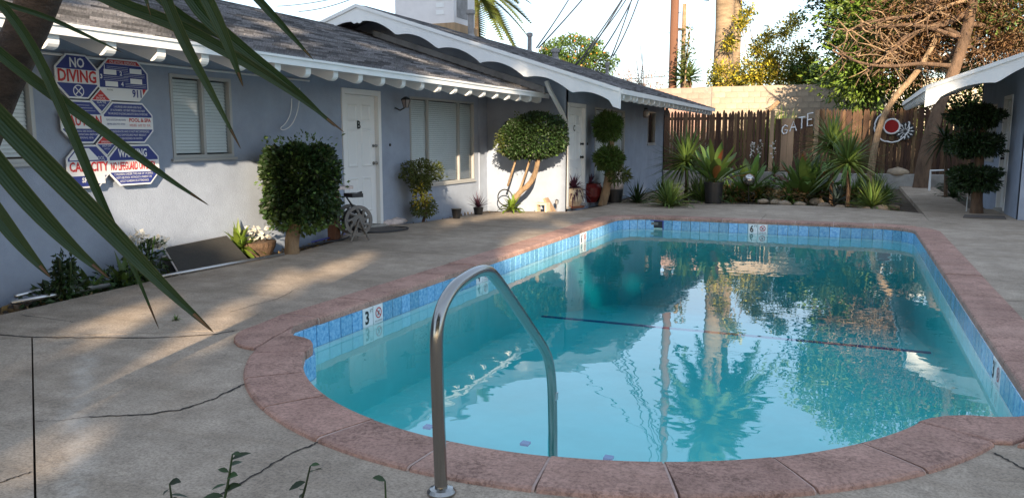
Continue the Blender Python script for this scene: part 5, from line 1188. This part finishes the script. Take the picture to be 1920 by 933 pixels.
# orange tree behind the roof
t = thing('orange_tree', (-10.6, 30, 0), 'dense dark green orange tree with fruit behind the gable roof', 'tree'); trunk(t, [(-10.4, 31, 0), (-10.4, 31, 3.5)], (.15, .1), 'bark')
oc_ = ony(1072, 100, 31); crown(t, [(oc_, (1.15, 1.0, .75)), (oc_+Vector((.9, 0, -.45)), (.9, .8, .6)), (oc_+Vector((-.8, 0, -.4)), (.8, .8, .6))], 6500, .13, 'leaf_mid', shell=.5, lump=.12); crown(t, [(oc_+Vector((0, -.3, 0)), (1.2, .8, .7)), (oc_+Vector((.8, -.3, -.4)), (.8, .6, .5))], 90, .11, 'fruit_orange', 'oranges', shell=.3, asp=.95)
# tall palms: the trunk shows above the wall, the crown only in the pool
def palm(x, y, h, r_, label, nf=60, L=2.5, m='leaf_yucca'):
    t = thing('palm_tree', (x, y, 1.5), label, 'palm'); trunk(t, [(x, y, 1.0), (x+.02, y, h*.5), (x, y, h)], (r_, r_*.92), 'barkpalm', n=18)
    for i in range(nf):
        az = i*2.39996; el = -.7+2.1*((i+.5)/nf); d = Vector((math.cos(az)*math.cos(el), math.sin(az)*math.cos(el), math.sin(el))); pts = []
        for j in range(9): f = j/8; p = Vector((x, y, h))+d*L*f; p.z -= 1.1*f*f*math.cos(el)*L*.45; pts.append(p)
        mb = MB()
        for j in range(8):
            a, b = pts[j], pts[j+1]; tt = (b-a).normalized(); s = tt.cross(Vector((0, 0, 1))).normalized(); 
            for k in range(4):
                q = a.lerp(b, k/4); ln = .55*math.sin(math.pi*min(1, (j+k/4+1)/9.5))+.06
                for sg_ in (-1, 1):
                    e = q+(s*sg_*.8+tt*.6+Vector((0, 0, .15)))*ln; wd = tt*.06; i0 = len(mb.v); mb.v += [q-wd, q+wd, e]; mb.f.append((i0, i0+1, i0+2))
        mb.tube(pts, [.03]*8+[.008], 4); mb.build('frond', m, t, fix=False)
    return t
palm(-4.95, 33, 10.0, .38, 'tall palm with thick ringed trunk rising beyond the block wall')
palm(ony(1379, 100, 36).x, 36, 10, .2, 'second thinner palm trunk standing behind the thick palm', 40, 2.6)
pc_ = ony(925, -25, 30); t = palm(pc_.x-1.0, 30, pc_.z, .3, 'palm whose drooping fronds hang beside the rooftop air conditioner', 50, 2.6, 'leaf_olive')
# utility poles and wires
pl = thing('utility_pole', (-6.72, 32, 1.5), 'tall dark brown wooden utility pole behind the far roof', 'utility pole')
trunk(pl, [(-6.72, 32, 0), (-6.72, 32, 7), (-6.7, 32, 14)], (.18, .13), 'pole', 'shaft', 14)
for k in range(8): z = 3.2+k*.75; MB().tube([(-6.72-.26*(k % 2), 31.95, z), (-6.72+.26*((k+1) % 2), 31.95, z)], .012, 5).build('step_peg', 'ink', pl)
for z in (12.2, 13.3): MB().box(-7.9, -5.5, 31.8, 31.9, z, z+.12).build('crossarm', 'pole', pl)
q = ony(1281, 100, 48); p2 = thing('utility_pole', (q.x, 48, 1.5), 'distant thin pale utility pole beside the tall dark pole', 'utility pole'); trunk(p2, [(q.x, 48, 0), (q.x, 48, ony(1281, 8, 48).z)], (.15, .12), 'barktan', 'shaft'); MB().box(q.x-.5, q.x+.1, 47.8, 47.9, 7.6, 7.75).build('crossarm', 'barktan', p2)
def wire(a, b, sag, lab):
    pts = []
    for i in range(17): f = i/16; p = Vector(a).lerp(Vector(b), f); p.z -= sag*4*f*(1-f); pts.append(p)
    o = MB().tube(pts, .019, 5).build('overhead_wire', 'cable', None, True); tag(o, lab, 'wire', 'overhead wires')
pt_ = Vector((-6.72, 32, 12.2))
for k, (x, y, Y, sag) in enumerate(((1145, 110, 22, .6), (1150, 105, 21, .9), (1130, 95, 20, .7), (1090, 120, 20, .4), (1075, 130, 21, .3))):
    wire(pt_+Vector((.2*k-.4, 0, -.3*k)), ony(x, y, Y), sag, 'thin dark wire running from the tall pole down to the roof')
wire(pt_+Vector((0, 0, -.6)), ony(1010, 90, 19), .3, 'thin dark wire running from the tall pole down to the roof')
wire(pt_+Vector((0, 0, 1.2)), (-16, 2, 9), .6, 'thin dark wire running from the tall pole down to the roof'); wire(pt_+Vector((0, 0, -5)), (14, 34, 7.0), .4, 'thin dark wire crossing from the tall pole behind the trees')
wire((-16, 40, 4.2), (-4, 46, 5.2), .1, 'low wire running past the distant pole'); wire((-16, 40, 3.6), (-4, 46, 4.4), .1, 'low wire running past the distant pole')
wire(ony(1100, -60, 30), ony(1006, 90, 19), .1, 'thin dark wire dropping to the roof behind the vent pipe'); wire(ony(1210, -60, 31), ony(1078, 122, 21), .2, 'thin dark wire dropping to the roof in front of the orange tree')
wire(ony(760, -40, 26), ony(520, 12, 34), .2, 'upper thin wire crossing the sky left of the air conditioner'); wire(ony(720, -30, 26), ony(560, 22, 30), .2, 'lower thin wire crossing the sky left of the air conditioner')
# house beyond
hs = thing('house', (1, 36, 1.6), 'pale house with a white roof edge half hidden by the trees', 'house')
MB().box(-1.2, 6, 36, 41, 1.5, 3.7).build('wall', 'creampot', hs); rp_ = MB(); rp_.prism([(-2.0, 3.5), (1.8, 5.0), (6.8, 3.5), (6.8, 3.35), (1.8, 4.82), (-2.0, 3.35)], 35.4, 41.5, m=em); rp_.build('roof', 'white', hs)
wn = MB().box(.2, 1.2, 35.96, 36.02, 2.5, 3.3).build('window', 'frame', hs); MB().box(.28, 1.12, 35.95, 35.958, 2.58, 3.22).build('pane', 'dark', wn)
MB().box(1.7, 2.9, 35.90, 35.99, 2.2, 3.1).build('garage_panel', 'white', hs)
for x, y, s in ((1440, 202, .5), (1465, 200, .4), (1410, 203, .4)):
    p = ony(x, y, 28.2); p.z = .3; t = thing('grass_clump', p, 'bright green weeds growing on the bank above the fence', 'weeds', 'weeds on the bank'); rosette('leaves', p, 160, 2.1, .05, 'leaf_bright', t, (.9, 1.5), .2)
# old log and dead branches on the bank
o = MB().tube([ony(1430, 218, 27.5), ony(1460, 190, 27.6)], .07, 8).build('dead_log', 'barktan', None, True); tag(o, 'dead grey log sticking up behind the gate', 'log')
fp = thing('fan_palm', (.4, 28.8, .3), 'low fan palm with drooping leaves behind the sunlit fence', 'palm'); trunk(fp, [(.4, 28.8, .2), (.4, 28.8, 2.6)], (.15, .12), 'bark'); rosette('fronds', (.4, 28.8, 2.6), 60, 1.1, .10, 'leaf_mid', fp, (-.6, 1.1), .4)
fp = thing('fan_palm', (1.6, 28.5, .3), 'small fan palm beside the ragged tree trunk', 'palm'); trunk(fp, [(1.6, 28.5, .2), (1.6, 28.5, 2.2)], (.15, .12), 'bark'); rosette('fronds', (1.6, 28.5, 2.2), 60, 1.2, .10, 'leaf_olive', fp, (-.5, 1.2), .4)

# ------------------------------------------------------------------ foreground plant (yucca beside the camera)
fg = thing('giant_yucca', (-3.2, 1.5, 0), 'giant yucca with long dark sword leaves hanging beside the deck', 'yucca')
trunk(fg, [(-3.2, 1.5, -.05), (-2.85, 1.55, .7), (-2.33, 1.6, 1.5), (-2.2, 1.62, 1.68), (-2.05, 1.65, 1.95)], (.062, .05), 'fgbark', n=18)
def fleaf(pix, d0, d1, width, roll=0.):
    k = len(pix); pts = []
    fine = [Vector((x, y, 0)) for x, y in pix]; fine = smooth(fine, 2); n_ = len(fine)
    for i, q in enumerate(fine):
        f = i/(n_-1); dd = d0+(d1-d0)*f; r_ = ray(q.x, q.y); pts.append(CP+r_*dd)
    vn = (CP-pts[len(pts)//2]).normalized(); vn = (vn+Vector((0, 0, roll))).normalized()
    pf = lambda f: (.62+.38*math.sin(math.pi*min(1, f*1.1)))*(1-max(0, (f-.55)/.45)**1.6)+.015
    rails = 13; V = []; Fc = []; kk_ = len(pts)
    for q_, p_ in enumerate(pts):
        t_ = (pts[min(q_+1, kk_-1)]-pts[max(q_-1, 0)]).normalized(); s_ = t_.cross(vn).normalized(); up_ = s_.cross(t_); wd = width*pf(q_/(kk_-1))
        for r_ in range(rails):
            x_ = r_/(rails-1)*2-1; V.append(p_+s_*x_*wd*.5+up_*(abs(x_)*wd*.16+(.022*wd if r_ % 2 else 0.)))
        if q_:
            b_ = q_*rails; Fc += [(b_-rails+r_, b_-rails+r_+1, b_+r_+1, b_+r_) for r_ in range(rails-1)]
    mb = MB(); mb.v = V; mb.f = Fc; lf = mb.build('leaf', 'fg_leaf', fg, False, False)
    for e_ in (0, rails-1):
        mg = MB(); c2_ = 1 if e_ == 0 else rails-2
        for q_ in range(kk_):
            a_, c_ = V[rails*q_+e_], V[rails*q_+c2_]; mg.v += [a_+vn*.0015, a_.lerp(c_, .45)+vn*.0015]
            if q_: mg.f.append((2*q_-2, 2*q_-1, 2*q_+1, 2*q_))
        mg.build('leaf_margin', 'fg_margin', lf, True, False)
    tp = pts[-3:]; V, Fc = strip_leaf([pts[-4]+vn*.002, pts[-3]+vn*.002, pts[-2]+vn*.002, pts[-1]+vn*.002], width*.16, vn, .18, lambda f: 1-f*.9); mb = MB(); mb.v = V; mb.f = Fc; mb.build('dry_tip', 'leaf_brown', lf, True, False)
CA = (-260, -120); CB = (300, -260)
fleaf([CA, (-60, 50), (40, 135), (180, 235), (300, 325), (392, 385)], 1.5, 1.9, 0.024)
fleaf([CA, (-60, 160), (60, 285), (180, 405), (300, 530), (400, 622)], 1.45, 1.75, 0.042)
fleaf([CA, (-80, 210), (20, 340), (120, 450), (205, 522)], 1.4, 1.55, 0.036)
fleaf([CA, (-20, -20), (60, 80), (130, 235), (190, 380), (250, 500), (298, 616)], 1.5, 1.9, 0.021)
fleaf([CB, (90, -70), (200, 0), (330, 45), (450, 110), (560, 180), (645, 248)], 1.5, 1.9, 0.028)
fleaf([CB, (290, -80), (310, 0), (350, 90), (400, 180), (452, 280)], 1.55, 1.75, 0.023)
fleaf([CB, (340, -80), (390, 0), (430, 90), (456, 163)], 1.5, 1.65, 0.026)
fleaf([CB, (320, -90), (360, 10), (450, 90), (550, 165), (628, 238)], 1.55, 1.9, 0.030)
fleaf([CB, (400, -90), (480, -5), (540, 60), (588, 113)], 1.6, 1.85, 0.018)
fleaf([CA, (-80, -30), (0, 5), (90, 32), (170, 70), (232, 100)], 1.6, 1.9, 0.012)
fleaf([CB, (250, -100), (265, -30), (283, 30)], 1.5, 1.55, 0.013)
fleaf([CB, (200, -100), (280, -20), (350, 40), (430, 75), (470, 100)], 1.6, 1.8, 0.020)
fleaf([CA, (-200, 200), (-60, 330), (40, 460), (95, 520)], 1.35, 1.45, 0.033)
# sprigs of a shrub in front of the camera
sp = thing('foreground_shrub', (-1.5, 1.62, 0), 'small dark leafy sprigs rising from the deck edge beside the camera', 'shrub')
for (x0, y0, x1, y1, dep) in ((405, 990, 436, 850, 1.95), (545, 990, 582, 872, 2.05), (320, 990, 318, 905, 1.95), (716, 990, 722, 900, 2.1)):
    a = CP+ray(x0, y0)*dep; b = CP+ray(x1, y1)*dep; a0 = Vector((a.x, a.y, 0)); trunk(sp, [a0, a, a.lerp(b, .5)+Vector((.008, 0, 0)), b], (.005, .002), 'leaf_dark', 'stem', 6)
    n_ = 9 if x1 in (436,) else (6 if x1 != 722 else 2); stl = (b-a).length
    for i in range(n_):
        q = a.lerp(b, .35+.65*i/max(1, n_-1)); az = random.uniform(0, 6.28); d = (_cr*math.cos(az)+_cf*math.sin(az)*.5+Vector((0, 0, .15))).normalized(); L = random.uniform(.028, .06); d = (d+Vector((random.uniform(-.3, .3), random.uniform(-.3, .3), random.uniform(-.5, .6)))).normalized()
        V, Fc = strip_leaf([q+d*L*f-Vector((0, 0, .25*L*f*f)) for f in (0, .25, .5, .75, 1)], L*random.uniform(.3, .45), (random.uniform(-.5, .5), -.6, .8), .12, lambda f: math.sin(math.pi*min(1, f+.04))+.03); mb = MB(); mb.v = V; mb.f = Fc; mb.build('leaf', 'leaf_dark', sp, True, False)

# ------------------------------------------------------------------ unseen trees behind the camera, crown gaps cut to shape sun on the court
YC = -16.0
def tocan(p): k = (p[1]-YC)/SUN_D.y; return p[0]-SUN_D.x*k, p[2]-SUN_D.z*k
holes = []
def lit(p, rx_, rz_=None): u, v = tocan(p); holes.append((u, v, rx_+.22, (rz_ or rx_)+.2))
for y in np.arange(5.6, 8.3, .22):
    lo = .62-.16*(y-5.6) if y < 7.6 else .2
    for z in np.arange(max(.22, lo), 1.1, .2): lit((WX, y, z), .17)
for x in np.arange(-6.5, -4.9, .2):
    for z in np.arange(.05, 1.2, .2): lit((x, 14.15, z), .17)
for y in np.arange(12.7, 14.1, .25):
    for z in np.arange(.35, 1.1, .2): lit((WX, y, z), .16)
for px_, py_, r_ in ((560, 515, .16), (600, 508, .2), (640, 502, .14), (690, 478, .08), (180, 607, .12), (250, 590, .16), (330, 578, .13), (120, 625, .1), (60, 775, .16), (110, 740, .18), (0, 800, .2), (30, 860, .14), (330, 612, .12), (390, 622, .15), (440, 605, .12), (130, 850, .08), (200, 690, .09), (900, 407, .14), (960, 404, .16), (1010, 405, .14), (860, 415, .1), (1000, 432, .14), (960, 448, .1), (1050, 420, .12), (480, 540, .07), (820, 430, .07)):
    lit(gp(px_, py_), r_-.03)
for y in np.arange(8.4, 12.6, .35): lit((PX0, y, -.1), .10)
lit(gp(1110, 545, -1.0), .2); lit(gp(1180, 530, -1.1), .14)
for px_, py_, Y_ in ((1290, 295, 17.5), (1560, 258, 18.2), (1590, 300, 17.3), (1510, 305, 17.3), (1345, 305, 16.8), (1395, 300, 17.6), (1265, 365, 16.4), (960, 385, 13.3), (455, 460, 6.6), (1640, 350, 16.8)): lit(ony(px_, py_, Y_), .2)
def onroof1(x, y):
    d = ray(x, y); t_ = (RZ0+EX*SL-CAMH)/(d.z+SL*d.x); return CP+d*t_
for px_, py_ in ((120, 22), (180, 35), (240, 20), (480, 40), (500, 70), (520, 30), (540, 90), (560, 60), (760, 105), (790, 115), (830, 125), (870, 140), (800, 140), (940, 160), (90, 15), (150, 30), (210, 30), (270, 45), (300, 30), (460, 65), (530, 60), (580, 80), (620, 60), (700, 90), (850, 110), (900, 130), (980, 165)): lit(onroof1(px_, py_), .13)
def canopy_top(u): return 18.0 if u < 18.6 else (18.0-(u-18.6)*2.2 if u < 19.4 else (16.2 if u < 20.2 else 17.3))
cpts = rng.uniform((-3, -20, 3.0), (28, -12.5, 18.8), (190000, 3))
kk = (cpts[:, 1]-YC)/SUN_D.y; U = cpts[:, 0]-SUN_D.x*kk; Vv = cpts[:, 2]-SUN_D.z*kk
ct = np.array([canopy_top(u) for u in U]); keep = (Vv < ct+.15*np.sin(U*3)) & (Vv > 3.0)
for (hu, hv, a, b) in holes: keep &= ((U-hu)/a)**2+((Vv-hv)/b)**2 > 1
cpts = cpts[keep]
tx = np.array([0, 5, 10, 15, 20, 26]); near_ = np.argmin(np.abs(cpts[:, 0][:, None]-tx[None, :]+rng.normal(0, .5, (len(cpts), 1))), axis=1)
for i, x in enumerate(tx):
    t = thing('shade_tree', (x, -16.3, 0), 'tall dense evergreen tree standing behind the pool court', 'tree', 'trees behind the pool court'); trunk(t, [(x, -16.3, -.1), (x+.3, -16.2, 7), (x, -16.3, 15.5)], (.4, .08), 'bark')
    leaves('crown', cpts[near_ == i], .32, 'leaf_dark', t, asp=.75)
